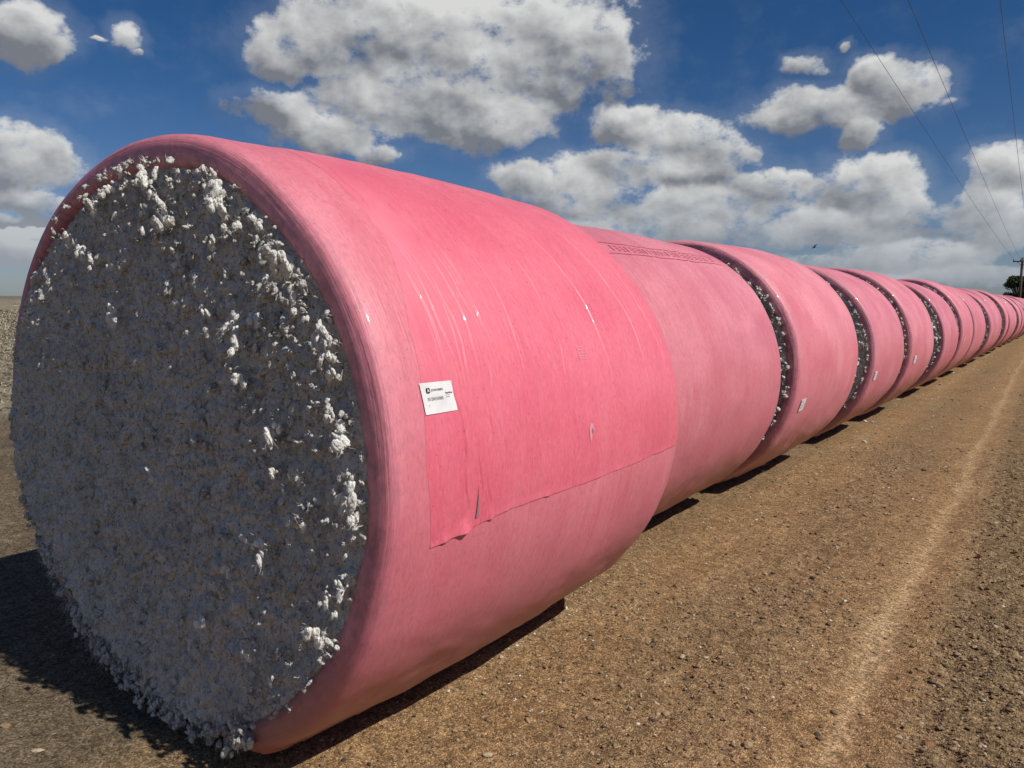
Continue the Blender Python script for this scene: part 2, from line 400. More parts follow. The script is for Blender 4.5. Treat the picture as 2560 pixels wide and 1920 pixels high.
def creases(th, y):
    d = np.zeros_like(th); deg = np.degrees(th)
    for (y0, a, b, amp, sl, ph) in CR:
        t_ = (deg-a)/(b-a)
        env = np.clip(t_*6, 0, 1)*np.clip((1-t_)*6, 0, 1)
        yc = y0+sl*t_**2+.012*np.sin(t_*7+ph)+.005*np.sin(t_*23+ph*2)
        x = (y-yc)
        d += env*amp*(-.0032*np.exp(-(x/.0036)**2)+.0012*np.exp(-((x-.008)/.0045)**2))
    return d
def bale_point(th, y, L, seed, rf=1., off=0., hero=False):
    d = bale_radial(th, y, L, seed, hero)
    if hero: d = d+creases(th, y)
    k_ = np.clip(y/L, 0, 1)
    if hero:
        dg = (np.degrees(th)+360) % 360
        d = d-.085*np.interp(dg, [0, 188, 218, 235, 258, 280, 302, 360], [0, 0, .8, 1, .95, .5, 0, 0])*np.exp(-(y/1.1)**2)
        bul = .024*np.sin(np.pi*k_); rx = HRX[0]+(HRX[1]-HRX[0])*k_+bul; rz = HRZ[0]+(HRZ[1]-HRZ[0])*k_+bul; zc = HZC
    else:
        bul = 1+.012*np.sin(np.pi*k_); rx, rz, zc = RX*bul, RZ*bul, ZC
    x = (rx*rf+d+off)*np.cos(th); z = zc+(rz*rf+d+off)*np.sin(th)
    fl = .035+.02*vn(np.stack([x*2, y*2, y*0+seed], -1), 1., seed)*(np.abs(x) < .6)
    z2 = np.where(z < .10, .035+(z+.03)*.35+np.abs(d)*.4, z)
    z = np.maximum(np.where(z < .10, np.minimum(z2, .1), z), .012-off)
    if hero:     # the foot has been squeezed out backwards
        w_ = np.clip((-np.sin(th)-.52)/.48, 0, 1); w_ = w_*w_*(3-2*w_); y = y+.34*w_*np.clip(y/L, 0, 1)**2
    return np.stack([x, y, z], -1)
def lip_r(th, seed):
    dg = (np.degrees(th)+360) % 360
    op = np.interp(dg, [0, 195, 222, 250, 285, 305, 360], [0, 0, .03, .045, .03, 0, 0]) if seed == 1 else 0   # the film stops short of the face along its foot
    return .905+op+.045*np.interp(dg, [0, 100, 135, 185, 205, 360], [0, 0, 1, 1, 0, 0])*(seed == 1)+.008*vn(np.stack([np.cos(th)*3, np.sin(th)*3, th*0+seed], -1), 1.5, seed)
def make_wrap(name, L, nt, ns, seed, hero=False):
    if hero:   # denser on the side that faces the track
        a = np.radians(np.concatenate([np.linspace(-75, 115, int(nt*.72), endpoint=False), np.linspace(115, 285, int(nt*.28), endpoint=False)]))
    else: a = np.linspace(-np.pi/2, 1.5*np.pi, nt, endpoint=False)
    prof = [(.10, -.35, 1.), (.06, -.18, 1.), (.03, -.04, 1.), (.020, .04, 1.), (.012, .15, .95), (.009, .30, .85), (.008, .45, .75), (.010, .60, .62), (.014, .73, .5), (.021, .84, .4), (.032, .92, .32), (.048, .965, .25), (.070, .988, .2), (.10, 1., .15)]
    ys = []; rs = []; tn = []
    for (a_, b_, c_) in prof: ys.append(a_); rs.append(b_); tn.append(c_)
    BV = .13
    mid = np.linspace(BV, L-BV, ns)
    ys += list(mid); rs += [1.]*ns; tn += list(np.clip(.22-(mid-BV)*2.2, 0, 1)*.6)
    for (a_, b_, c_) in prof[::-1]: ys.append(L-a_); rs.append(b_); tn.append(c_)
    ys = np.array(ys); rs = np.array(rs); tn = np.array(tn); n = len(ys)
    TH = np.repeat(a, n); Y = np.tile(ys, nt if not hero else len(a)); Rr = np.tile(rs, len(a)); T = np.tile(tn, len(a))
    lr = lip_r(TH, seed)
    rf = lr+(1-lr)*Rr
    V = bale_point(TH, Y, L, seed, rf, 0, hero)
    edge = (Rr < .97)
    P = np.stack([np.cos(TH)*2, Rr*5, np.sin(TH)*2], -1)
    V[:, 1] += edge*(fbm(P, 1.2, 3, .6, seed+3)*.006)*np.where(Y < L/2, 1, -1)
    F = grid_faces(len(a), n, True)
    uv = np.stack([TH*1.15, Y+Rr*.0+(1-Rr)*np.where(Y < L/2, -.13, .13)], -1)
    return np_mesh(name, V, F, True, uv, T)

# ------------------------------------------------------------------ cotton ends
def tuft_mesh(seed, n=7, size=.03, sub=3, wisps=5):
    rng = np.random.default_rng(seed); Vs = []; Fs = []; off = 0
    bv, bf = ICO[sub]
    c = np.zeros(3); dirn = rng.normal(size=3); dirn[1] *= .4; dirn[2] -= .8; dirn /= np.linalg.norm(dirn)
    for k in range(n):
        s = size*rng.uniform(.45, 1.0)
        v = bv*s*rng.uniform(.7, 1.2, 3)*np.array([1, .85, 1.12])
        P = bv*s+rng.uniform(0, 50)
        v = v*(1+.55*fbm(P/s, 1.4, 3, .6, seed+k)[:, None]+.16*fbm(P/s, 5, 3, .6, seed+k+3)[:, None])
        Vs.append(v+c); Fs.append(bf+off); off += len(bv)
        c = c+(dirn*.6+rng.normal(size=3)*.75)*s*1.1; c[1] = min(c[1], .02)
    V = np.concatenate(Vs); cen = V.mean(0)
    for k in range(wisps):      # drawn out strands
        p = V[rng.integers(len(V))].copy(); d = (p-cen); d = d/(np.linalg.norm(d)+1e-6)+np.array([0, -.2, -.6]); w = rng.uniform(.0012, .003)
        m = 6; pts = []
        for i in range(m):
            pts.append(p.copy()); d = d+rng.normal(size=3)*.35; d /= np.linalg.norm(d); p = p+d*size*.35
        pts = np.array(pts); W = np.linspace(w, w*.15, m)[:, None]; side = rng.normal(size=3); side /= np.linalg.norm(side)
        up = np.cross(side, [0, 1, .3]); up /= np.linalg.norm(up)
        v = np.concatenate([pts+side*W, pts-side*W*.5+up*W, pts-side*W*.5-up*W])
        f = []
        for i in range(m-1):
            for a_, b_ in ((0, 1), (1, 2), (2, 0)):
                f += [(a_*m+i, b_*m+i, b_*m+i+1), (a_*m+i, b_*m+i+1, a_*m+i+1)]
        Vs.append(v); Fs.append(np.array(f)+off); off += len(v)
    return np.concatenate(Vs), np.concatenate(Fs)

def cotton_face(name, N, seed, nsmall, hero=False, back=False, L=2.3):
    rng = np.random.default_rng(seed)
    RX_, RZ_, ZC_ = (HRX[0], HRZ[0], HZC) if hero else (RX, RZ, ZC)
    g = np.linspace(-1.36, 1.36, N) if hero else np.linspace(-1.2, 1.2, N); X, Z = np.meshgrid(g, g, indexing='ij'); X = X.ravel(); Z = Z.ravel()
    th = np.arctan2(Z/RZ_, X/RX_); r = np.sqrt((X/RX_)**2+(Z/RZ_)**2)
    deg = np.degrees(th)
    # how far the cotton spills over the film edge: wide at the lower left of the near bale
    if hero:
        a = (deg+360) % 360
        spill = np.interp(a, [0, 122, 152, 190, 225, 250, 270, 285, 300, 360], [0, 0, 1, 1, .8, .6, .5, .35, 0, 0])
    else: spill = np.zeros_like(r)
    P = np.stack([X, Z, X*0+seed], -1)
    base_c = np.interp(a, [0, 120, 150, 180, 198, 220, 240, 262, 282, 300, 360], [.955, .955, .962, .958, .94, .895, .885, .895, .93, .955, .955]) if hero else .955
    rc = base_c+(.012+.012*spill)*fbm(P, 9, 3, .6, seed+2)
    # lumps
    wx = X+.02*fbm(P, 6, 3, .6, seed+1); wz = (Z+.02*fbm(P, 6, 3, .6, seed+4))*.72
    d1, c1 = worley2(wx, wz, 17, seed); d2, c2 = worley2(wx, wz, 34, seed+1); 
    h = .013*np.sqrt(np.clip(1-(d1/.8)**2, 0, 1))*(.25+c1)+.021*np.sqrt(np.clip(1-(d2/.8)**2, 0, 1))*(.3+c2)
    if hero:
        d3, c3 = worley2(wx, wz, 70, seed+2); h += .011*np.sqrt(np.clip(1-(d3/.8)**2, 0, 1))*(.2+c3)
    h += .016*fbm(P, 2.2, 3, .5, seed+7)+.013*fbm(P*np.array([1, .55, 1]), 26, 5, .68, seed+8)
    h += .015*(c1 > .9)*np.sqrt(np.clip(1-(d1/.6)**2, 0, 1))
    bulge = .055*spill*np.clip((r-.5)/.4, 0, 1)
    tfall = np.clip((r-(rc-.075))/.075, 0, 1); fall = .12*tfall**2.2
    y = .050-h-bulge+fall-(.035 if hero else .0)*np.clip(1-(r/.8)**2, 0, 1)
    xo = X+.010*fbm(P, 26, 2, .6, seed+20); zo = Z+.010*fbm(P, 26, 2, .6, seed+21)-h*.35
    keep = r < rc+.02
    y = np.where((r > .90) & (spill < .2), np.maximum(y, .030), y)
    idx = -np.ones(len(X), int); idx[keep] = np.arange(keep.sum())
    F = grid_faces(N, N); F = idx[F]; F = F[(F >= 0).all(1)][:, ::-1]
    V = np.stack([xo, y, zo+ZC_], -1)[keep]; V[:, 2] = np.maximum(V[:, 2], .03)
    # many small lumps, denser and bigger towards the rim on the sunny side
    small = [tuft_mesh(seed*10+k, 1+k % 3, .013 if not hero else .0105, 1 if not hero else 2, 4) for k in range(9)]
    n = nsmall; u = rng.uniform(0, 1, n); a = rng.uniform(0, 2*np.pi, n)
    rr = .90*np.sqrt(u); sunny = np.clip(np.cos(a-rad(35)), 0, 1)
    kp = rng.uniform(0, 1, n) < (.35+.65*sunny*np.clip((rr-.30)/.5, 0, 1)**1.3); rr, a = rr[kp], a[kp]; n = len(rr)
    rr = np.minimum(rr*1.04, .915); px = rr*RX_*np.cos(a); pz = rr*RZ_*np.sin(a)
    pos = np.stack([px, .005-rng.uniform(-.005, .034, n), pz+ZC_], -1)
    sc_ = rng.uniform(.5, 1.25, n)[:, None]*np.array([[1, 1, 1.15]])*(1.0 if hero else 1.25)
    R = rand_rot(n, rng); V2, F2, _ = scatter(small, pos, R, sc_*np.ones((n, 3)))
    V2[:, 2] = np.maximum(V2[:, 2], .02)
    Vs = [V, V2]; Fs = [F, F2+len(V)]; off = len(V)+len(V2)
    if hero:   # ragged fringe hanging over the lower left edge, and fine fibres along the outline
        fr = [tuft_mesh(900+k, 4, .016, 2, 9) for k in range(8)]
        n = 460; a = np.radians(rng.uniform(192, 300, n)); q = rng.uniform(.90, .955, n)-.065*np.interp(np.degrees(a), [190, 218, 262, 295], [0, 1, 1, 0])
        low = np.clip(-np.sin(a)-.5, 0, 1)
        pos = np.stack([q*RX_*np.cos(a), rng.uniform(-.03, .05, n), ZC_+q*RZ_*np.sin(a)-low*rng.uniform(0, .05, n)], -1)
        pos[:, 2] = np.maximum(pos[:, 2], .05)
        s = rng.uniform(.35, 1.0, n)[:, None]*np.array([[.9, .9, 1.1]])
        R = rand_rot(n, rng, True); V3, F3, _ = scatter(fr, pos, R, s*np.ones((n, 3))); V3[:, 2] = np.maximum(V3[:, 2], .006)
        Vs.append(V3); Fs.append(F3+off); off += len(V3)
        nf = 9000; a = np.radians(rng.uniform(150, 300, nf)); q = np.where(rng.uniform(0, 1, nf) < .5, rng.uniform(.90, .95, nf)-.06*np.interp(np.degrees(a), [190, 218, 262, 295], [0, 1, 1, 0]), rng.uniform(.1, .9, nf))
        base = np.stack([q*RX_*np.cos(a), rng.uniform(-.05, .03, nf), ZC_+q*RZ_*np.sin(a)], -1); low_ = base[:, 2] < .16; base[low_, 1] = .15; base[:, 2] = np.maximum(base[:, 2], .16)
        dr = np.stack([np.cos(a), -.7+0*a, np.sin(a)-.5], -1)+rng.normal(size=(nf, 3))*.7; dr /= np.linalg.norm(dr, axis=1)[:, None]
        ln = rng.uniform(.01, .04, nf)[:, None]; sd_ = rng.normal(size=(nf, 3)); sd_ /= np.linalg.norm(sd_, axis=1)[:, None]
        v = np.stack([base-sd_*.0008, base+sd_*.0008, base+dr*ln+rng.normal(size=(nf, 3))*.004], 1).reshape(-1, 3); v[:, 2] = np.maximum(v[:, 2], .004)
        Vs.append(v); Fs.append(np.arange(nf*3).reshape(-1, 3)+off); off += len(v)
    V = np.concatenate(Vs)
    if back: V = V*np.array([-1, -1, 1])+np.array([0, L, 0])
    quads = [f for f in Fs if f.shape[1] == 4]; tris = [f for f in Fs if f.shape[1] == 3]
    return np_mesh(name, V, [np.concatenate(quads), np.concatenate(tris)], True)

# ------------------------------------------------------------------ surface patches laid on a bale (flap, labels, print)
def patch(name, yfun, L, seed, off, nu=12, nv=12, hero=False, corners=None):
    """corners: 4 (theta deg, y) points in order; a thin sheet a little above the film, following it"""
    c = np.array(corners, float); u = np.linspace(0, 1, nu)[:, None]; v = np.linspace(0, 1, nv)[None, :]
    q = ((1-u)*(1-v))[..., None]*c[0]+(u*(1-v))[..., None]*c[1]+(u*v)[..., None]*c[2]+((1-u)*v)[..., None]*c[3]
    q = q.reshape(-1, 2); th = np.radians(q[:, 0]); y = q[:, 1]
    V = bale_point(th, y, L, seed, 1., off, hero); return np_mesh(name, V, grid_faces(nu, nv)[:, ::-1], True)
def text_on(name, txt, L, seed, c, size, off, mat, parent, hero=True, bold=0):
    """lettering mesh; c(s, t) maps metres right / up on the label to (theta, y)"""
    cu = bpy.data.curves.new(name, 'FONT'); cu.body = txt; cu.size = size; cu.offset = bold; cu.resolution_u = 3
    to = bpy.data.objects.new(name, cu); COL.objects.link(to); dg = bpy.context.evaluated_depsgraph_get()
    me = bpy.data.meshes.new_from_object(to.evaluated_get(dg)); bpy.data.objects.remove(to)
    n = len(me.vertices); a = np.zeros(n*3); me.vertices.foreach_get('co', a); a = a.reshape(-1, 3)
    th, y = c(a[:, 0], a[:, 1]); V = bale_point(th, y, L, seed, 1., off, hero)
    me.vertices.foreach_set('co', V.astype(np.float32).ravel()); me.update()
    return obj(name, me, mat, parent)
def poly_on(name, polys, L, seed, c, off, mat, parent, hero=True):
    Vs = []; F = []
    me = bpy.data.meshes.new(name); k = 0
    for pl in polys:
        a = np.array(pl, float); th, y = c(a[:, 0], a[:, 1]); V = bale_point(th, y, L, seed, 1., off, hero)
        Vs += [tuple(map(float, q)) for q in V]; F.append(tuple(range(k, k+len(a)))); k += len(a)
    me.from_pydata(Vs, [], F); me.update()
    return obj(name, me, mat, parent)
def line_poly(pts, w):
    p = np.array(pts, float); d = np.gradient(p, axis=0); n = np.stack([-d[:, 1], d[:, 0]], -1); n /= np.linalg.norm(n, axis=1)[:, None]+1e-9
    out = []
    for i in range(len(p)-1):
        out.append([p[i]+n[i]*w/2, p[i+1]+n[i+1]*w/2, p[i+1]-n[i+1]*w/2, p[i]-n[i]*w/2])
    return out

def empty(name, loc, rz, label, cat, group):
    e = bpy.data.objects.new(name, None); COL.objects.link(e); e.location = loc; e.rotation_euler = (0, 0, rz)
    e.empty_display_size = .3; e['label'] = label; e['category'] = cat
    if group: e['group'] = group
    return e
GB = 'pink wrapped round cotton bales in one long row'

# ------------------------------------------------------------------ the near bale
L1 = HL
B1 = empty('cotton_bale', (-2.882, 1.678, 0), -.022, 'nearest and largest-looking pink bale, its open grey cotton end facing the viewer', 'cotton bale', GB)
obj('plastic_wrap', make_wrap('plastic_wrap', L1, 560, 520, 1, True), M_WRAP1, B1)
obj('cotton_face', cotton_face('cotton_face', 700, 3, 2000, True), M_COT, B1)
obj('cotton_face', cotton_face('cotton_back_face', 150, 4, 500, False, True, L1), M_COT, B1)
# overlapping outer end of the film
def make_flap():
    n1, n2 = 330, 520
    ys = np.linspace(.18, L1-.07, n2)
    tq = np.linspace(0, 1, n1)
    t0 = np.interp(ys, [.18, .56, 1.17, 1.90], [-9.2, -6.6, -5.8, -5.0])
    t0 = t0+.30*fbm(np.stack([ys*9, ys*0, ys*0], -1), 1, 4, .6, 77)
    TH = t0[None, :]+(205-t0[None, :])*tq[:, None]**1.15
    kk = (ys-.18)/(L1-.25)
    left = np.interp(TH, [-9, 4, 25, 40, 75, 205], [.18, .15, .19, .28, .36, .36])+.006*fbm(np.stack([TH.ravel()*.05, TH.ravel()*0, TH.ravel()*0], -1), 1, 3, .5, 31).reshape(TH.shape)
    Y = left+(L1-.07-left)*kk[None, :]
    lift = np.clip(.35+fbm(np.stack([ys*14, ys*0, ys*0], -1), 1, 3, .6, 5), 0, 1)
    cur = np.clip(1-(TH-t0[None, :])/1.1, 0, 1)*lift[None, :]*.004
    cur2 = np.clip(1-(TH-t0[None, :])/2.2, 0, 1)*(np.exp(-((ys-.33)/.03)**2)*.016+np.exp(-((ys-.24)/.02)**2)*.006+np.exp(-((ys-.46)/.012)**2)*.006+np.exp(-((ys-.78)/.015)**2)*.004)[None, :]
    off = .0006+.0008*np.clip(kk*14, 0, 1)[None, :]*np.clip((1-kk)*20, .25, 1)[None, :]+cur+cur2
    V = bale_point(np.radians(TH).ravel(), Y.ravel(), L1, 1, 1., off.ravel(), True)
    uv = np.stack([np.radians(TH).ravel()*1.15, Y.ravel()], -1)
    bl = np.clip((TH-6)/26, 0, 1); at = 1-bl*(1-np.clip(kk*4.5, 0, 1)[None, :]**.8)
    return np_mesh('wrap_overlap', V, grid_faces(n1, n2)[:, ::-1], True, uv, at.ravel())
obj('wrap_overlap', make_flap(), M_FLAP, B1)
# paper label, with its print
def labc(s, t): return np.radians(9.3+t/1.15*57.3-(s*.0)), .375+s+t*.012
LW, LH = .160, .112
lab = obj('paper_label', patch('paper_label', None, L1, 1, .0040, 60, 60, True, [(11.0, .166), (15.7, .160), (15.7, .302), (11.1, .306)]), M_PAPER, B1)
lab['label'] = 'white paper serial label on the near bale'
def lc(s, t):   # metres from lower left corner of the label
    s = np.asarray(s, float); t = np.asarray(t, float)
    return np.radians(11.15+t*40.5), .166+s*.86
text_on('lettering', 'JOHN DEERE', L1, 1, lambda s, t: lc(s+.042, t+.080), .0108, .0062, M_INK, lab, bold=.0002)
text_on('lettering', 'SN 23413109895', L1, 1, lambda s, t: lc(s*.70+.018, t+.046), .0165, .0062, M_INK, lab)
text_on('lettering', 'TamaWrap', L1, 1, lambda s, t: lc(s+.112, t+.066), .0080, .0062, M_INK, lab, bold=.0003)
text_on('lettering', '1', L1, 1, lambda s, t: lc(s+.020, t+.024), .0115, .0062, M_INK, lab)
ang = np.linspace(0, 2*np.pi, 28, endpoint=False)
sq = [(.027+.0095*np.sign(np.cos(a))*abs(np.cos(a))**.55, .083+.0100*np.sign(np.sin(a))*abs(np.sin(a))**.55) for a in ang]
poly_on('emblem', [sq], L1, 1, lc, .0060, M_INK, lab)
dz = [(.0205, .0775), (.0240, .0815), (.0235, .0860), (.0250, .0905), (.0262, .0905), (.0262, .0865), (.0275, .0865), (.0300, .0835), (.0335, .0775), (.0325, .0765), (.0290, .0805), (.0262, .0795), (.0220, .0765)]
poly_on('emblem_figure', [dz], L1, 1, lc, .0070, M_PAPER, lab)
poly_on('faint_print', line_poly([(.112, .060), (.124, .061), (.136, .061)], .0014)+line_poly([(.112, .053), (.124, .054), (.136, .054)], .0014), L1, 1, lc, .0062, M_INKG, lab)
# embossed panel, tears, dirt mark
def pc(s, t): return np.radians(17+np.asarray(t)*42), 1.05+np.asarray(s)*.8
pp = line_poly([(0, 0), (0, .02), (0, .055), (0, .06)], .003)+line_poly([(0, .06), (.04, .061), (.075, .062)], .003)
for zz in (.008, .018, .03, .048): pp += line_poly([(.008, zz), (.035, zz+.001), (.065, zz+.001)], .0035)
poly_on('embossed_print', pp, L1, 1, pc, .0030, M_TEAR, B1)
def tear(name, pts, off, mat):   # pts (theta deg, y, lift)
    a = np.array(pts, float); V = bale_point(np.radians(a[:, 0]), a[:, 1], L1, 1, 1., off, True)
    V[:, 0] += a[:, 2]; me = bpy.data.meshes.new(name); me.from_pydata([tuple(map(float, v)) for v in V], [], [tuple(range(len(a)))]); me.update(); return obj(name, me, mat, B1)
tear('film_tear', [(5.2, 1.045, 0), (4.9, 1.062, 0), (3.9, 1.066, 0), (3., 1.053, 0), (2., 1.047, 0), (1.6, 1.04, 0), (2.5, 1.035, 0), (4.2, 1.032, 0)], .0035, M_TEAR)
tear('film_tear', [(4.3, 1.055, 0), (3.5, 1.063, 0), (3., 1.056, 0), (3.7, 1.05, 0)], .0055, M_GREY)
tear('film_tear', [(-.6, .384, 0), (-2.6, .386, 0), (-5.2, .390, 0), (-6.3, .392, 0), (-6.4, .378, 0), (-5, .380, 0), (-2.6, .382, 0)], .0055, M_GREY)
mq = random.Random(4); mp = []
for k in range(260):
    th_ = -66+mq.gauss(0, 4.5); y_ = .17+mq.gauss(0, .05)-(th_+66)*.006; a_ = mq.uniform(.001, .0042); y_ = max(.06, y_)
    mp.append([(math.radians(th_)+a_*math.cos(q)*mq.uniform(.6, 1.3), y_+a_*math.sin(q)*mq.uniform(.6, 1.3)) for q in (0, 1.05, 2.1, 3.14, 4.2, 5.25)])
ms = poly_on('mud_specks', mp, L1, 1, lambda s_, t_: (s_, t_), .003, M_STICK, B1); ms['kind'] = 'stuff'
# big protruding tufts, each a clump of its own
TUFTS = [tuft_mesh(200+k, 3+k % 4, .030, 3, 12) for k in range(9)]
TM = []
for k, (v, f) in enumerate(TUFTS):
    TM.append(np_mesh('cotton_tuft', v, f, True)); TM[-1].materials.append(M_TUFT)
TP = [(-0.08, 2.19), (0.05, 2.2), (0.16, 2.18), (0.08, 2.13), (0.3, 2.16), (0.41, 2.15), (0.5, 2.1), (0.48, 2.07), (-0.05, 2.09), (0.1, 2.1), (0.07, 2.06), (-0.16, 2.16), (-0.13, 2.13), (-0.29, 2.09), (-0.25, 2.11), (-0.33, 2.06), (-0.36, 2.09), (-0.51, 1.94), (-0.45, 1.95), (-0.57, 1.93), (-0.33, 1.89), (-0.38, 1.87), (-0.2, 1.87), (-0.17, 1.83), (0.19, 2.0), (0.17, 1.98), (0.06, 1.96), (0.27, 1.89), (0.28, 1.87), (0.52, 2.0), (0.53, 1.96), (0.47, 1.96), (0.59, 1.9), (0.49, 1.9), (0.8, 1.77), (0.82, 1.76), (0.75, 1.85), (0.7, 1.97), (0.87, 1.73), (0.75, 1.64), (0.77, 1.62), (0.93, 1.64), (0.96, 1.59), (1.01, 1.53), (0.99, 1.56), (1.04, 1.59), (1.08, 1.55), (1.06, 1.65), (0.91, 1.82), (0.73, 1.73), (0.29, 1.7), (-0.19, 1.63), (-0.15, 1.63), (0.48, 1.66), (0.46, 1.61), (0.62, 1.67), (0.63, 1.61), (0.67, 1.43), (-0.65, 1.7), (-0.83, 1.41), (0.11, 1.04), (0.81, 1.28), (0.84, 1.3), (0.81, 1.25), (0.99, 1.34), (1.01, 1.4), (1.05, 1.36), (1.11, 1.33), (1.13, 1.29), (1.07, 1.28), (0.81, 1.16), (0.94, 1.14), (1.03, 1.14), (1.15, 1.19), (1.16, 1.16), (1.09, 1.08), (1.12, 1.1), (1.17, 1.08), (1.18, 1.05), (0.88, 1.01), (0.95, 0.99), (1.16, 0.94), (0.73, 0.91), (0.64, 0.91), (0.55, 0.75), (0.37, 0.55), (0.38, 0.53), (1.0, 0.79), (1.02, 0.8), (1.14, 0.84), (1.13, 0.81), (1.0, 0.68), (1.01, 0.65), (1.02, 0.63), (1.06, 0.62), (1.1, 0.73), (0.63, 0.47), (0.7, 0.49), (0.98, 0.49), (0.73, 0.22), (0.75, 0.26), (0.69, 0.28), (0.59, 1.94), (0.57, 1.91), (0.42, 2.12), (0.55, 2.07), (0.65, 2.03), (0.7, 2.0), (0.85, 1.87), (0.91, 1.79), (0.96, 1.72), (1.02, 1.66), (1.09, 1.56)]
_r = random.Random(5)
for k, (x, z) in enumerate(TP[:98]):
    rr = math.hypot(x/HRX[0], (z-HZC)/HRZ[0])
    if x < -.1 and rr > .87: x *= .87/rr; z = HZC+(z-HZC)*.87/rr
    elif rr > .90: x *= .90/rr; z = HZC+(z-HZC)*.90/rr
    elif rr > .75 and x > .3: x *= .5+.5*.90/rr; z = HZC+(z-HZC)*(.5+.5*.90/rr)
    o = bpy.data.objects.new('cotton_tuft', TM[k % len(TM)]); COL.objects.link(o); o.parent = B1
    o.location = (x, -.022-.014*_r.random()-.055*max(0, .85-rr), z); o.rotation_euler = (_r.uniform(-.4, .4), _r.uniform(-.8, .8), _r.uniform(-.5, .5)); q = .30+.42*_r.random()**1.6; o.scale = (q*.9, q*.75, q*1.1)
# dry stalks caught in the cotton
sv = []; sf = []; off = 0
for k in range(60):
    a = _r.uniform(0, 6.28); r_ = .85*math.sqrt(_r.random()); p0 = np.array([r_*HRX[0]*math.cos(a), -.03, HZC+r_*HRZ[0]*math.sin(a)])
    d = np.array([_r.gauss(0, 1), -.15, _r.gauss(0, 1)]); d /= np.linalg.norm(d); l_ = _r.uniform(.02, .06); w = .0010; n_ = np.array([d[2], 0, -d[0]])
    p1 = p0+d*l_
    q = [p0+n_*w, p0-n_*w, p0+np.array([0, -w*2, 0]), p1+n_*w*.5, p1-n_*w*.5, p1+np.array([0, -w, 0])]
    sv += q; sf += [(off, off+1, off+4, off+3), (off+1, off+2, off+5, off+4), (off+2, off, off+3, off+5)]; off += 6
obj('stalk_bits', np_mesh('stalk_bits', np.array(sv), np.array(sf), False), M_STICK, B1, kind='stuff')

# ------------------------------------------------------------------ the other bales of the row
LV = 2.2
faces = [cotton_face('cotton_face', 210, 20+k, 1500) for k in range(3)]
backs = [cotton_face('cotton_face_back', 70, 30+k, 120, False, True, LV) for k in range(1)]
wraps = [make_wrap('plastic_wrap', LV, 300, 230, 40+k) for k in range(4)]
wraps_lo = [make_wrap('plastic_wrap', LV, 150, 90, 50+k) for k in range(3)]
for m_ in faces+backs: m_.materials.append(M_COT)
for m_ in wraps+wraps_lo: m_.materials.append(M_WRAP)
def cen(y): return -(2.945-.01*(y-8))
# (front y, length)
ROW = [(4.12, 2.45), (6.85, 2.30), (10.05, 2.0), (12.4, 2.2), (16.15, 2.25), (18.85, 2.35), (21.5, 2.8), (25.4, 2.1), (27.55, 2.6), (31.4, 1.75), (33.4, 2.1), (35.75, 2.9), (39.4, 2.3), (42.0, 2.3), (44.8, 2.3), (47.6, 2.3), (50.3, 2.3), (53.2, 2.3), (56, 2.3), (58.9, 2.3), (61.7, 2.3), (64.5, 2.3), (67.6, 2.3), (70.5, 2.3)]
ORD = ['second', 'third', 'fourth', 'fifth', 'sixth', 'seventh', 'eighth', 'ninth', 'tenth', 'eleventh', 'twelfth', 'thirteenth']
EXTRA = {0: 'smooth pink bale right behind the nearest one, with an embossed print band across its top',
         1: 'third pink bale from the viewer, with a thin dark strip of cotton before it',
         2: 'fourth pink bale from the viewer, behind the nearer wide band of cotton',
         3: 'fifth pink bale from the viewer, a narrow dark gap before it',
         4: 'sixth pink bale from the viewer, behind the gap where the widest band of cotton shows',
         5: 'seventh pink bale from the viewer, a thin white label strip near its front edge'}
rr_ = random.Random(3)
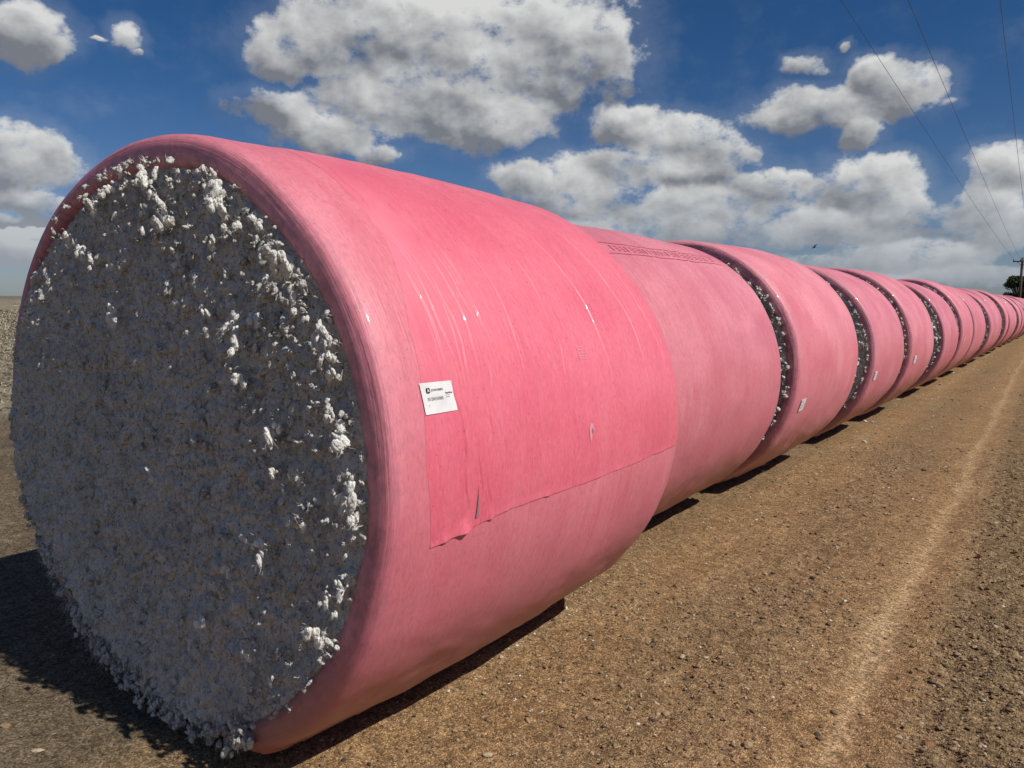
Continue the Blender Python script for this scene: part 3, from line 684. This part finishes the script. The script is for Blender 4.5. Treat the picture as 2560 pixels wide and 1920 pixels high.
for i, (y0, L) in enumerate(ROW):
    if i > 4: L -= .22
    lab_ = EXTRA.get(i) or (ORD[i]+' pink bale along the row from the viewer' if i < len(ORD) else 'small far pink bale near the vanishing end of the row')
    dx = rr_.uniform(-.02, .02) if i > 0 else -.04; rz = rr_.uniform(-.012, .012)
    e = empty('cotton_bale', (cen(y0)+dx, y0, 0), rz, lab_, 'cotton bale', GB)
    W = wraps[i % 4] if i < 10 else wraps_lo[i % 3]
    sy = L/LV
    if i > 0: e.scale = (rr_.uniform(.985, 1.02), 1, rr_.uniform(.975, 1.015)); e.rotation_euler[0] = 0
    for nm, me in (('plastic_wrap', W), ('cotton_face', faces[(i+1) % 3]), ('cotton_face', backs[0])):
        o = bpy.data.objects.new(nm, me); COL.objects.link(o); o.parent = e; o.scale = (1, sy, 1)
    if i == 0:
        # embossed band with a row of marks, running along the bale
        S1 = 40+(i % 4)
        def bc(s, t): return np.radians(52+np.asarray(t)*49+np.asarray(s)*.4), .20+np.asarray(s)
        xs = np.linspace(0, 1.75, 40)
        polys = line_poly([(x, 0+.004*math.sin(x*5)) for x in xs], .007)+line_poly([(x, .12+.004*math.sin(x*4)) for x in xs], .007)
        r2 = random.Random(8); x = .10
        while x < 1.68:
            if r2.random() < .5: polys += line_poly([(x, .03), (x+.004, .06), (x+.008, .095)], .012); x += .05
            else:
                w_ = r2.uniform(.035, .06)
                for q in range(3): polys += line_poly([(x, .035+q*.025), (x+w_*.5, .036+q*.025), (x+w_, .035+q*.025)], .006)
                polys += line_poly([(x+w_, .035), (x+w_, .06), (x+w_, .09)], .006); x += w_+.03
        o = poly_on('embossed_print', polys, LV, S1, bc, .004, M_PINKINK, e, False); o.scale = (1, sy, 1)
    if i in (1, 2, 3, 5):
        th0, w0 = {1: (-15, .17), 2: (-12, .12), 3: (-9.5, .20), 5: (-10, .22)}[i]
        S1 = 40+(i % 4); hh = 2.9 if i != 5 else 4
        tg = obj('paper_label', patch('paper_label', None, LV, S1, .008, 8, 6, False, [(th0-hh, w0), (th0+hh, w0), (th0+hh, w0+.15), (th0-hh, w0+.15)]), M_PAPER, e); tg.scale = (1, sy, 1)
        def tc_(s, t, th0=th0, w0=w0, hh=hh): return np.radians(th0-hh+np.asarray(t)*50), w0+np.asarray(s)
        poly_on('faint_print', line_poly([(.02, .09), (.05, .09), (.08, .09)], .012)+line_poly([(.02, .06), (.06, .06), (.11, .06)], .010)+line_poly([(.02, .035), (.04, .035), (.09, .035)], .006), LV, S1, tc_, .0105, M_INKG, tg, False)
    if i < 6:    # a few big clumps at the sunny edge of the visible cotton
        for q in range(9):
            a = rad(rr_.uniform(-30, 62)); r_ = rr_.uniform(.72, .87)
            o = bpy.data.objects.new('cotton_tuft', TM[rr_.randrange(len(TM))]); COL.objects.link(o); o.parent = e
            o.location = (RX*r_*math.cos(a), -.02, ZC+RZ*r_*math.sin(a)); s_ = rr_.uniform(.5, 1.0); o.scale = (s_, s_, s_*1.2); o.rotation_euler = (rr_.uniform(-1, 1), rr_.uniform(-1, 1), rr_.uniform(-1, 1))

# ------------------------------------------------------------------ ground: one sheet to the horizon
def axis(lo, hi, step, far, g=1.13):
    c = list(np.arange(lo, hi, step)); s = step; x = hi
    right = []
    while x < far: right.append(x); s *= g; x += s
    s = step; x = lo-step; left = []
    while x > -far: left.append(x); s *= g; x -= s
    return np.array(left[::-1]+c+right)
gx = axis(-6.0, 2.6, .022, 6000); gy = axis(.9, 12.0, .026, 6000)
GX, GY = np.meshgrid(gx, gy, indexing='ij'); GX = GX.ravel(); GY = GY.ravel()
P = np.stack([GX, GY, GX*0], -1)
near = np.clip((14-GY)/6, 0, 1)*np.clip((GX+9)/3, 0, 1)*np.clip((6-GX)/3, 0, 1)*(GY > -2)
def track_x(y): return -.62-.012*(y-3)
def gravel_mask(x, y):      # coarse gravel right of the wheel track, a finer strip between the track and the bales
    n = fbm(np.stack([x, y*.35, x*0], -1), 1.6, 3, .5, 60)*.16
    tx = track_x(y)
    return np.clip((x-tx-.14+n)/.16, 0, 1), np.clip(1-np.abs(x-(tx-.65)+n)/.42, 0, 1)
gr, gm = gravel_mask(GX, GY)
Z = .012*fbm(P, 1.1, 3, .5, 61)
d1, c1 = worley2(GX, GY, 16, 70); 
Z += near*(.004+.009*gr+.005*gm)*(np.sqrt(np.clip(1-(d1/.6)**2, 0, 1))*(c1 > .45)*(.5+c1)+.9*fbm(P, 14, 3, .6, 62))
tx = track_x(GY)
Z += near*(-.006*np.exp(-((GX-tx)/.09)**2)+.006*np.exp(-((GX-tx-.17)/.06)**2)+.005*np.exp(-((GX-tx+.18)/.06)**2))
Z += near*(-.010*np.exp(-((GX+2.0)/.16)**2))
Z += np.where((GX > -4.3) & (GX < -1.9), 0, 1)*0
Z = Z*(1-np.clip((np.hypot(GX, GY)-40)/40, 0, 1))-.008
Z -= .004*np.clip(-np.sin(0*GX), 0, 1)
def m_ground():
    m, t, b = new_mat('earth', .95, .15)
    p = t.node('ShaderNodeTexCoord').outputs['Object']; s = t.sep(p); x, y = s[0], s[1]
    wob = t.math('MULTIPLY', t.math('SUBTRACT', t.noise(t.mapping(p, (1, .35, 1)), 1.5, 5, .6), .5), 1.0)
    xw = t.math('ADD', x, wob)
    road = t.mix(t.ss(t.noise(p, 2.2, 6, .65), .3, .7), (.315, .186, .088), (.39, .244, .120))
    road = t.mix(t.math('MULTIPLY', t.ss(t.noise(t.mapping(p, (1, .12, 1)), 3.2, 5, .6), .45, .7), .5), road, (.41, .28, .15))
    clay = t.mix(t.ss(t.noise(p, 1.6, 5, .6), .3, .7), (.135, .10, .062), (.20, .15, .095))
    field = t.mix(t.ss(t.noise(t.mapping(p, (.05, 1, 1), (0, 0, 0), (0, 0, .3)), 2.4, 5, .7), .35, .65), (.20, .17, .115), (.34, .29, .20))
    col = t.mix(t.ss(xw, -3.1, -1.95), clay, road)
    # coarse gravel right
    gcol = t.mix(t.ss(t.noise(p, 7, 5, .65), .35, .65), (.20, .130, .066), (.30, .202, .106))
    tx = t.math('MULTIPLY_ADD', y, -.012, -.584)
    dx = t.math('SUBTRACT', t.math('ADD', x, t.math('MULTIPLY', wob, .35)), tx)
    col = t.mix(t.ss(dx, .10, .34), col, gcol)
    mid = t.ss(t.math('ABSOLUTE', t.math('ADD', dx, .68)), .50, .12)
    col = t.mix(t.math('MULTIPLY', mid, .55), col, gcol)
    # packed wheel track
    tr = t.ss(t.math('ABSOLUTE', dx), .11, .015)
    col = t.mix(t.math('MULTIPLY', t.math('MULTIPLY', tr, t.ss(t.noise(p, 2.5, 4, .6), .25, .65)), .22), col, (.43, .305, .18))
    tr2 = t.ss(t.math('ABSOLUTE', t.math('ADD', dx, .02)), .030, .012)
    col = t.mix(t.math('MULTIPLY', tr2, .14), col, (.51, .375, .24))
    d2 = t.math('SQRT', t.math('MULTIPLY_ADD', x, x, t.math('MULTIPLY', y, y)))
    fm = t.math('MULTIPLY', t.ss(t.math('ADD', x, t.math('MULTIPLY', wob, .8)), -11.0, -13.5), 1)
    col = t.mix(fm, col, field)
    farm = t.ss(d2, 120, 700)
    col = t.mix(farm, col, t.mix(t.noise(t.mapping(p, (.004, .03, 1)), 1.0, 4, .6), (.22, .185, .13), (.16, .13, .095)))
    # grains
    vo = t.node('ShaderNodeTexVoronoi'); vo.feature = 'F1'; vo.inputs['Scale'].default_value = 95; t.put(vo.inputs['Vector'], p)
    g1 = t.sep(vo.outputs['Color'])[0]
    vo2 = t.node('ShaderNodeTexVoronoi'); vo2.feature = 'F1'; vo2.inputs['Scale'].default_value = 210; t.put(vo2.inputs['Vector'], p)
    g2 = t.sep(vo2.outputs['Color'])[1]
    col = t.mix(1, col, t.mix(g1, (.50, .48, .46), (1.45, 1.48, 1.50)), 'MULTIPLY')
    col = t.mix(1, col, t.mix(g2, (.55, .55, .55), (1.45, 1.45, 1.45)), 'MULTIPLY')
    mid_ = t.noise(p, 16, 5, .7)
    col = t.mix(1, col, t.mix(t.ss(mid_, .32, .68), (.70, .69, .67), (1.16, 1.16, 1.16)), 'MULTIPLY')
    dark = t.ss(t.noise(p, 45, 4, .7), .57, .67)
    col = t.mix(t.math('MULTIPLY', dark, .5), col, (.05, .034, .02))
    t.put(b.inputs['Base Color'], col)
    # relief: grains, clay cracks
    smooth = t.math('MAXIMUM', t.math('MULTIPLY', tr, .75), t.math('MULTIPLY', t.ss(xw, -2.4, -3.2), .45))
    gh = t.math('ADD', t.math('MULTIPLY', t.math('SUBTRACT', 1, vo.outputs['Distance']), g1), t.math('MULTIPLY', t.math('SUBTRACT', 1, vo2.outputs['Distance']), .4))
    gh = t.math('ADD', gh, t.math('MULTIPLY', t.noise(p, 30, 5, .7), 1.6))
    gh = t.math('MULTIPLY', gh, t.math('SUBTRACT', 1, smooth))
    tread = t.math('MULTIPLY', t.math('SINE', t.math('MULTIPLY', t.math('ADD', y, t.math('MULTIPLY', x, .5)), 150)), t.math('MULTIPLY', t.ss(t.math('ABSOLUTE', t.math('ADD', dx, .09)), .055, .03), .22))
    gh = t.math('ADD', gh, tread)
    crk = t.node('ShaderNodeTexVoronoi'); crk.feature = 'DISTANCE_TO_EDGE'; crk.inputs['Scale'].default_value = 9
    t.put(crk.inputs['Vector'], t.vm('ADD', p, t.vm('MULTIPLY', t.noise(p, 6, 4, .6, out='Color'), (.12, .12, 0))))
    ck = t.math('MULTIPLY', t.ss(crk.outputs[0], .0, .035), t.ss(xw, -3.0, -4.2))
    gh = t.math('ADD', gh, t.math('MULTIPLY', ck, 1.2))
    t.put(b.inputs['Normal'], t.bump(gh, .009, .9))
    return m
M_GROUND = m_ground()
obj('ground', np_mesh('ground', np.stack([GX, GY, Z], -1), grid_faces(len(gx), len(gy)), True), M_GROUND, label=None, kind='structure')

# gravel lying loose on the road
def m_stone():
    m, t, b = new_mat('stones', .85, .25)
    a = t.node('ShaderNodeAttribute'); a.attribute_name = 'tone'
    r = t.node('ShaderNodeValToRGB'); t.put(r.inputs[0], a.outputs['Fac']); cr = r.color_ramp; cr.interpolation = 'CONSTANT'
    cols = [(0, (.065, .048, .034)), (.08, (.16, .11, .064)), (.32, (.25, .17, .095)), (.65, (.34, .235, .135)), (.88, (.24, .12, .065)), (.94, (.42, .34, .23)), (.985, (.6, .55, .47))]
    cr.elements[0].position = 0; cr.elements[0].color = (*cols[0][1], 1); cr.elements[1].position = cols[1][0]; cr.elements[1].color = (*cols[1][1], 1)
    for p_, c_ in cols[2:]:
        e_ = cr.elements.new(p_); e_.color = (*c_, 1)
    p = t.node('ShaderNodeTexCoord').outputs['Object']
    t.put(b.inputs['Base Color'], t.mix(1, r.outputs[0], t.mix(t.noise(p, 160, 4, .7), (.7, .7, .7), (1.25, 1.25, 1.25)), 'MULTIPLY'))
    t.put(b.inputs['Normal'], t.bump(t.noise(p, 220, 4, .6), .002, .6))
    return m
M_STONE = m_stone()
def stone_base(seed, sub):
    bv, bf = ICO[sub]; rng = np.random.default_rng(seed)
    v = bv*(1+.38*fbm(bv+seed*7, 1.1, 2, .5, seed)[:, None])*rng.uniform(.7, 1.2, 3); v[:, 2] *= .62
    return v, bf
rng = np.random.default_rng(9)
SB = [stone_base(k, 1) for k in range(10)]
def ground_z(x, y):
    ix = np.clip(np.searchsorted(gx, x), 0, len(gx)-1); iy = np.clip(np.searchsorted(gy, y), 0, len(gy)-1)
    return Z[ix*len(gy)+iy]
def add_stones(n, ylo, yhi, smin, smax, seed):
    rng = np.random.default_rng(seed)
    d = np.sqrt(rng.uniform(ylo**2, yhi**2, n)); a = rng.uniform(-.9, .10, n)
    x = d*np.sin(a)*1.0; y = d*np.cos(a); g, mm = gravel_mask(x, y)
    w = .20+.8*g+.30*mm-.16*np.exp(-((x-track_x(y))/.14)**2); w = np.where(x < -2.3, .10, w)
    k = rng.uniform(0, 1, n) < w; x, y = x[k], y[k]; n = len(x)
    s = smin*(smax/smin)**(rng.uniform(0, 1, n)**3.4)
    return x, y, s
xs, ys_, ss_ = [], [], []
for args in ((75000, 1.6, 5.0, .0022, .011, 1), (70000, 4.2, 11.0, .0035, .014, 2), (9000, 10, 26, .008, .022, 3)):
    a, b_, c_ = add_stones(*args); xs.append(a); ys_.append(b_); ss_.append(c_)
xs = np.concatenate(xs); ys_ = np.concatenate(ys_); ss_ = np.concatenate(ss_); n = len(xs)
zz = ground_z(xs, ys_)
pos = np.stack([xs, ys_, zz+ss_*.18], -1)
sc_ = ss_[:, None]*rng.uniform(.7, 1.3, (n, 3)); tone = rng.uniform(0, 1, n)
V_, F_, T_ = scatter(SB, pos, rand_rot(n, rng, True), sc_, tone)
obj('loose_gravel', np_mesh('loose_gravel', V_, F_, False, attr=T_), M_STONE, label='loose brown and tan gravel strewn over the dirt road', cat='gravel', kind='stuff')
# larger stones one can pick out
SB3 = [stone_base(70+k, 3) for k in range(6)]
def gpt(u, v, z=0.):
    d = Fv*1965+Rv*(u-1280)-Uv*(v-960); t_ = (z-CAMH)/d.z
    return d.x*t_, d.y*t_
ST = [(1475, 1791, .020, .50, 'flat tan pebble'), (1870, 1864, .026, .80, 'broad tan stone'), (1880, 1777, .016, .1, 'dark pebble'), (1765, 1642, .016, .97, 'pale pebble'), (2545, 1643, .024, .97, 'cream coloured stone'),
      (2155, 1781, .016, .97, 'pale buff pebble'), (2320, 1858, .028, .90, 'large reddish brown stone'), (2085, 1776, .018, .1, 'dark grey stone'), (2490, 1306, .020, .97, 'pale tan pebble'), (2450, 1393, .024, .90, 'reddish brown stone'),
      (2170, 1458, .016, .98, 'small white pebble'), (1705, 1643, .022, .97, 'long pale pebble'), (1410, 1812, .016, .5, 'tan pebble'), (1665, 1782, .022, .75, 'angular tan stone'), (1320, 1797, .018, .8, 'tan oval pebble'),
      (1219, 1885, .020, .97, 'buff pebble'), (1218, 1794, .016, .12, 'dark oval pebble'), (2094, 1078, .045, .2, 'dark flat stone'), (2410, 1570, .020, .9, 'brown stone'), (2050, 1841, .018, .15, 'dark round pebble'),
      (95, 1876, .020, .97, 'pale chip of stone'), (444, 1841, .016, .90, 'orange brown pebble'), (13, 1818, .022, .6, 'dull tan stone'), (430, 1868, .015, .90, 'small orange pebble'), (2310, 1175, .03, .2, 'dark stone')]
NEARW = ['at the bottom edge of the road', 'on the smooth wheel track', 'in the coarse gravel at the right', 'in the middle of the road', 'on the dark soil before the cotton end']
seen = {}
for k, (u, v, s, tn, ds) in enumerate(ST):
    x, y = gpt(u, v); bv, bf = SB3[k % 6]; s *= .85
    V = bv*s*np.array([1.15, .85, .75]); me = np_mesh('stone', V, bf, True, attr=np.full(len(V), tn)); me.materials.append(M_STONE)
    if u < 500: w_ = 'on the dark soil in front of the cotton end'
    elif x > track_x(y)+.12: w_ = 'in the coarse gravel right of the wheel track'
    elif abs(x-track_x(y)) < .2: w_ = 'beside the smooth wheel track'
    elif v < 1200: w_ = 'on the road beside the third bale'
    else: w_ = 'on the gravel between the near bale and the wheel track'
    lb = ds+' '+w_
    if lb in seen: lb += ', the farther one'
    seen[lb] = 1
    o = obj('stone', me, M_STONE, None, lb, 'stone', 'larger stones lying on the ground'); o.location = (x, y, float(ground_z(np.array([x]), np.array([y]))[0])+s*.25); o.rotation_euler = (0, 0, k*1.3)
# tufts of cotton dropped on the road
CT = [(1905, 1158, .055, 'largest tuft of white cotton fallen on the road beside the third bale'), (1893, 1128, .03, 'small white cotton tuft right under the edge of the second bale'), (2161, 1104, .038, 'flat white cotton tuft alone on the road right of the third bale'),
      (2163, 1055, .035, 'left one of two close white cotton tufts beside the fourth bale'), (2184, 1056, .035, 'right one of two close white cotton tufts beside the fourth bale'), (2383, 932, .035, 'white cotton tuft on the road right of the fifth bale'),
      (2470, 888, .04, 'white cotton tuft on the far road past the sixth bale'), (2478, 868, .05, 'white cotton tuft farthest but one along the road'), (2550, 850, .05, 'farthest white cotton tuft at the right edge'), (1530, 1400, .014, 'tiny white cotton bit on the road at the shadow tip of the near bale'),
      (2247, 998, .022, 'tiny white cotton bit on the road right of the fourth bale')]
for k, (u, v, s, lb) in enumerate(CT):
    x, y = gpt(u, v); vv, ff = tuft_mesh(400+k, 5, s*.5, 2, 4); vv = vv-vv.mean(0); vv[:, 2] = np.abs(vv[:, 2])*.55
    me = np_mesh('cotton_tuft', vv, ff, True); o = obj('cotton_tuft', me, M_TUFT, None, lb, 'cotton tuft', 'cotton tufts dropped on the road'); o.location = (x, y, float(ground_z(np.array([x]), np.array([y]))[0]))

lr_ = random.Random(31); LV_, LF_, lo_ = [], [], 0
for k in range(170):
    x = -2.2+lr_.gauss(.12, .22) if k % 3 else lr_.uniform(-2.2, .6); y = 2.5+30*lr_.random()**1.5
    if x < -2.3: x = -2.2+lr_.random()*.2
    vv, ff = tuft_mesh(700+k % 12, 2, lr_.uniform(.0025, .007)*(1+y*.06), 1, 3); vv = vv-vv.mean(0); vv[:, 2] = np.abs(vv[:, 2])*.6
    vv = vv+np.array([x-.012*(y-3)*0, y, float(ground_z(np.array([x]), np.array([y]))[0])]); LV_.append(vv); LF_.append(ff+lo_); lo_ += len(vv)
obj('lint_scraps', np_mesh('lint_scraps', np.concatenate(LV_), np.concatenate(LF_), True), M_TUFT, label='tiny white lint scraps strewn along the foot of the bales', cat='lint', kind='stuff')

# field of cotton stubble beyond the row: short pale stalks and scraps, too many to count
def m_straw():
    m, t, b = new_mat('stubble', .85, .2); a = t.node('ShaderNodeAttribute'); a.attribute_name = 'tone'
    t.put(b.inputs['Base Color'], t.mix(t.ss(a.outputs['Fac'], 0, .75, smooth=False), (.13, .10, .06), (.40, .34, .235))); return m
M_STRAW = m_straw()
rng = np.random.default_rng(21)
n = 60000
ang = rng.uniform(rad(-76), rad(-58), n); d = 13.5*np.exp(rng.uniform(0, 1, n)**.8*np.log(110/13.5)); x = d*np.sin(ang); y = d*np.cos(ang)
rowp = np.abs(((x*.94+y*.34)/.95) % 1-.5)*2; kp = (x < -12+.6*np.sin(y*.9)) & (rng.uniform(0, 1, n) < .35+.65*(rowp > .55)); x, y, d = x[kp], y[kp], d[kp]; n = len(x)
l = rng.uniform(.04, .14, n)*np.clip(d/30, .8, 3); w = rng.uniform(.006, .016, n)*np.clip(d/25, .8, 4); az = rng.uniform(0, 6.28, n); el = np.where(rng.uniform(0, 1, n) < .35, rng.uniform(.3, .9, n), rng.uniform(0, .2, n))
D = np.stack([np.cos(az)*np.cos(el), np.sin(az)*np.cos(el), np.sin(el)], -1)*l[:, None]; Sd = np.stack([-np.sin(az), np.cos(az), az*0+.4], -1)*w[:, None]
b0 = np.stack([x, y, ground_z(x, y)+.006], -1)
V = np.stack([b0-Sd, b0+Sd, b0+D+Sd*.6, b0+D-Sd*.6], 1).reshape(-1, 3)
obj('field_stubble', np_mesh('field_stubble', V, np.arange(n*4).reshape(-1, 4), False, attr=np.repeat(rng.uniform(0, 1, n), 4)), M_STRAW, label='pale cotton stubble covering the harvested field at the left', cat='stubble', kind='stuff')
# bits of straw and lint on the clay and road
n = 2600; x = rng.uniform(-9, .9, n); y = rng.uniform(1.2, 14, n); kp = (x > -2.2) | (rng.uniform(0, 1, n) < .35); x, y = x[kp], y[kp]; n = len(x)
l = rng.uniform(.008, .03, n); w = rng.uniform(.0012, .003, n); az = rng.uniform(0, 6.28, n)
D = np.stack([np.cos(az), np.sin(az), az*0+.15], -1)*l[:, None]; Sd = np.stack([-np.sin(az), np.cos(az), az*0+.3], -1)*w[:, None]; b0 = np.stack([x, y, ground_z(x, y)+.008], -1)
V = np.stack([b0-Sd, b0+Sd, b0+D+Sd, b0+D-Sd], 1).reshape(-1, 3)
obj('straw_scraps', np_mesh('straw_scraps', V, np.arange(n*4).reshape(-1, 4), False, attr=np.repeat(rng.uniform(.3, 1, n), 4)), M_STRAW, label='tiny straw scraps scattered over the road and soil', cat='straw', kind='stuff')

# ------------------------------------------------------------------ power pole and wires
M_WOOD = m_plain('weathered_pole', (.075, .065, .055), .9); M_INS = m_plain('insulator', (.10, .11, .12), .3); M_WIRE = m_plain('wire', (.055, .06, .07), .5)
def tube(pts, r, seg=8):
    pts = np.array(pts, float); r = np.broadcast_to(r, len(pts)); V = []
    for i in range(len(pts)):
        d = pts[min(i+1, len(pts)-1)]-pts[max(i-1, 0)]; d /= np.linalg.norm(d); a = np.cross(d, [0, 0, 1] if abs(d[2]) < .9 else [1, 0, 0]); a /= np.linalg.norm(a); b = np.cross(d, a)
        for k in range(seg):
            t_ = 2*math.pi*k/seg; V.append(pts[i]+r[i]*(a*math.cos(t_)+b*math.sin(t_)))
    n = len(pts); F = [(i*seg+k, i*seg+(k+1) % seg, (i+1)*seg+(k+1) % seg, (i+1)*seg+k) for i in range(n-1) for k in range(seg)]
    V += [pts[0], pts[-1]]; T = [(len(V)-2, (k+1) % seg, k) for k in range(seg)]+[(len(V)-1, (n-1)*seg+k, (n-1)*seg+(k+1) % seg) for k in range(seg)]
    return np.array(V), np.array(F), np.array(T)
def tube_obj(name, pts, r, mat, parent=None, seg=8, **kw):
    V, F, T = tube(pts, r, seg); return obj(name, np_mesh(name, V, [F, T], True), mat, parent, **kw)
PX, PY = -4.95, 125.
pole = bpy.data.objects.new('power_pole', None); COL.objects.link(pole); pole.location = (PX, PY, 0); pole['label'] = 'wooden power pole with a crossarm at the right edge'; pole['category'] = 'power pole'
tube_obj('post', [(0, 0, -.2), (0, 0, 4), (0, 0, 8.2)], [.19, .17, .14], M_WOOD, pole, 12)
tube_obj('crossarm', [(-1.05, -.16, 7.7), (1.05, -.16, 7.7)], [.075, .075], M_WOOD, pole, 4)
for sx in (-1, 1): tube_obj('arm_brace', [(sx*.62, -.18, 7.66), (0, -.17, 7.1)], [.03, .03], M_WOOD, pole, 6)
for sx in (-.95, -.22, .95): tube_obj('insulator', [(sx, -.16, 7.76), (sx, -.16, 7.85), (sx, -.16, 7.9), (sx, -.16, 7.98)], [.05, .09, .06, .08], M_INS, pole, 10)
for (x0, x1, nm) in ((-3.55, PX-.95, 'leftmost of the three thin overhead wires'), (-2.35, PX-.22, 'middle one of the three thin overhead wires'), (-.75, PX+.95, 'rightmost of the three thin overhead wires')):
    ts = np.linspace(0, 1, 60); ya = -14.; pts = [(x0+(x1-x0)*((q*(PY-ya)+ya+10)/(PY+10) if True else q), ya+(PY-.16-ya)*q, 7.98-.75*4*q*(1-q)*.55) for q in ts]
    tube_obj('overhead_wire', pts, [.0042+.006*q for q in ts], M_WIRE, None, 6, label=nm+' running to the pole', cat='power line', group='overhead power wires')

# ------------------------------------------------------------------ tree
def m_leaf():
    m, t, b = new_mat('leaves', .75, .2); a = t.node('ShaderNodeAttribute'); a.attribute_name = 'tone'
    t.put(b.inputs['Base Color'], t.mix(a.outputs['Fac'], (.022, .034, .016), (.060, .080, .034))); return m
M_LEAF = m_leaf(); M_BARK = m_plain('bark', (.09, .07, .05), .9)
def tree(x, y, h, w, seed, lb):
    rng = np.random.default_rng(seed); e = bpy.data.objects.new('tree', None); COL.objects.link(e); e.location = (x, y, 0); e['label'] = lb; e['category'] = 'tree'; e['group'] = 'dark trees behind the power pole'
    Vs = []; Fs = []; Ts = []; off = 0
    limbs = [[(0, 0, -.2), (.1, 0, h*.15), (.05, .1, h*.35), (0, 0, h*.7)]]
    cl = []
    for k in range(26):
        a = rng.uniform(0, 6.28); z = rng.uniform(.14, .92)*h; rr = w*.5*math.sqrt(max(.08, 1-((z/h-.5)/.5)**2))*rng.uniform(.3, .95); cl.append((rr*math.cos(a), rr*math.sin(a), z, rng.uniform(.10, .18)*w))
        if k < 9: limbs.append([(0, 0, z*.4), (rr*.5*math.cos(a), rr*.5*math.sin(a), z*.75), (rr*math.cos(a), rr*math.sin(a), z)])
    for L_ in limbs:
        V, F, T = tube(L_, np.linspace(.28, .06, len(L_)), 7); Vs.append(V); Fs.append(F+off); Ts.append(T+off); off += len(V)
    obj('trunk', np_mesh('trunk', np.concatenate(Vs), [np.concatenate(Fs), np.concatenate(Ts)], True), M_BARK, e)
    c = np.array(cl); n = 17000; i = rng.integers(0, len(c), n); q = rng.normal(size=(n, 3)); q /= np.linalg.norm(q, axis=1)[:, None]; q *= rng.uniform(.3, 1.1, n)[:, None]*c[i, 3][:, None]*np.array([1, 1, .8])
    p = c[i, :3]+q; p[:, 2] = np.maximum(p[:, 2], .3)
    u = rng.normal(size=(n, 3)); u /= np.linalg.norm(u, axis=1)[:, None]; v = np.cross(u, rng.normal(size=(n, 3))); v /= np.linalg.norm(v, axis=1)[:, None]; s = rng.uniform(.10, .24, n)[:, None]
    V = np.stack([p-u*s, p+v*s*.5, p+u*s, p-v*s*.5], 1).reshape(-1, 3)
    obj('crown', np_mesh('crown', V, np.arange(n*4).reshape(-1, 4), False, attr=np.repeat(rng.uniform(0, 1, n), 4)), M_LEAF, e)
tree(-8.3, 200, 8.4, 6.6, 1, 'dark round tree behind the power pole at the far end of the road')
tree(-4.9, 206, 9.0, 8.5, 2, 'dark tree standing right of the power pole')
tree(-13.2, 215, 2.6, 4.0, 3, 'low dark bush left of the tree behind the pole')

# ------------------------------------------------------------------ bird
def make_bird():
    e = bpy.data.objects.new('bird', None); COL.objects.link(e); e['label'] = 'small dark bird gliding in the sky above the row of bales'; e['category'] = 'bird'
    e.location = (-17.74, 70, 6.55)
    M = m_plain('feathers', (.035, .03, .03), .8)
    V, F, T = tube([(-.24, 0, -.10), (-.20, 0, -.08), (-.12, 0, -.06), (0, 0, -.03), (.10, 0, -.0), (.17, 0, .0), (.19, 0, 0)], [.004, .028, .04, .062, .055, .03, .01], 10)
    obj('body', np_mesh('body', V, [F, T], True), M, e)
    def wing(s):   # raised wings, swept back
        P = np.array([(-.09, 0, .0), (.08, 0, .02), (.13, s*.13, .15), (.02, s*.13, .13), (.24, s*.26, .27), (.12, s*.26, .26), (.30, s*.36, .31), (.27, s*.37, .31)])
        Q = P-np.array([0, 0, .012]); F4 = [(0, 1, 2, 3), (3, 2, 4, 5), (5, 4, 6, 7)]; V = np.concatenate([P, Q]); F_ = F4+[(a+8, d+8, c+8, b+8) for a, b, c, d in F4]+[(0, 3, 11, 8), (3, 5, 13, 11), (5, 7, 15, 13), (1, 9, 10, 2), (2, 10, 12, 4), (4, 12, 14, 6), (6, 14, 15, 7), (0, 8, 9, 1)]
        obj('wing', np_mesh('wing', V, np.array(F_), False), M, e)
    wing(1); wing(-1)
    P = np.array([(.12, -.03, -.02), (.12, .03, -.02), (.27, .07, -.03), (.27, -.07, -.03)]); V = np.concatenate([P, P-np.array([0, 0, .01])])
    obj('tail', np_mesh('tail', V, np.array([(0, 1, 2, 3), (7, 6, 5, 4), (0, 4, 5, 1), (1, 5, 6, 2), (2, 6, 7, 3), (3, 7, 4, 0)]), False), M, e)
    e.rotation_euler = (0, 0, .6); e.scale = (.8, .8, .8)
make_bird()
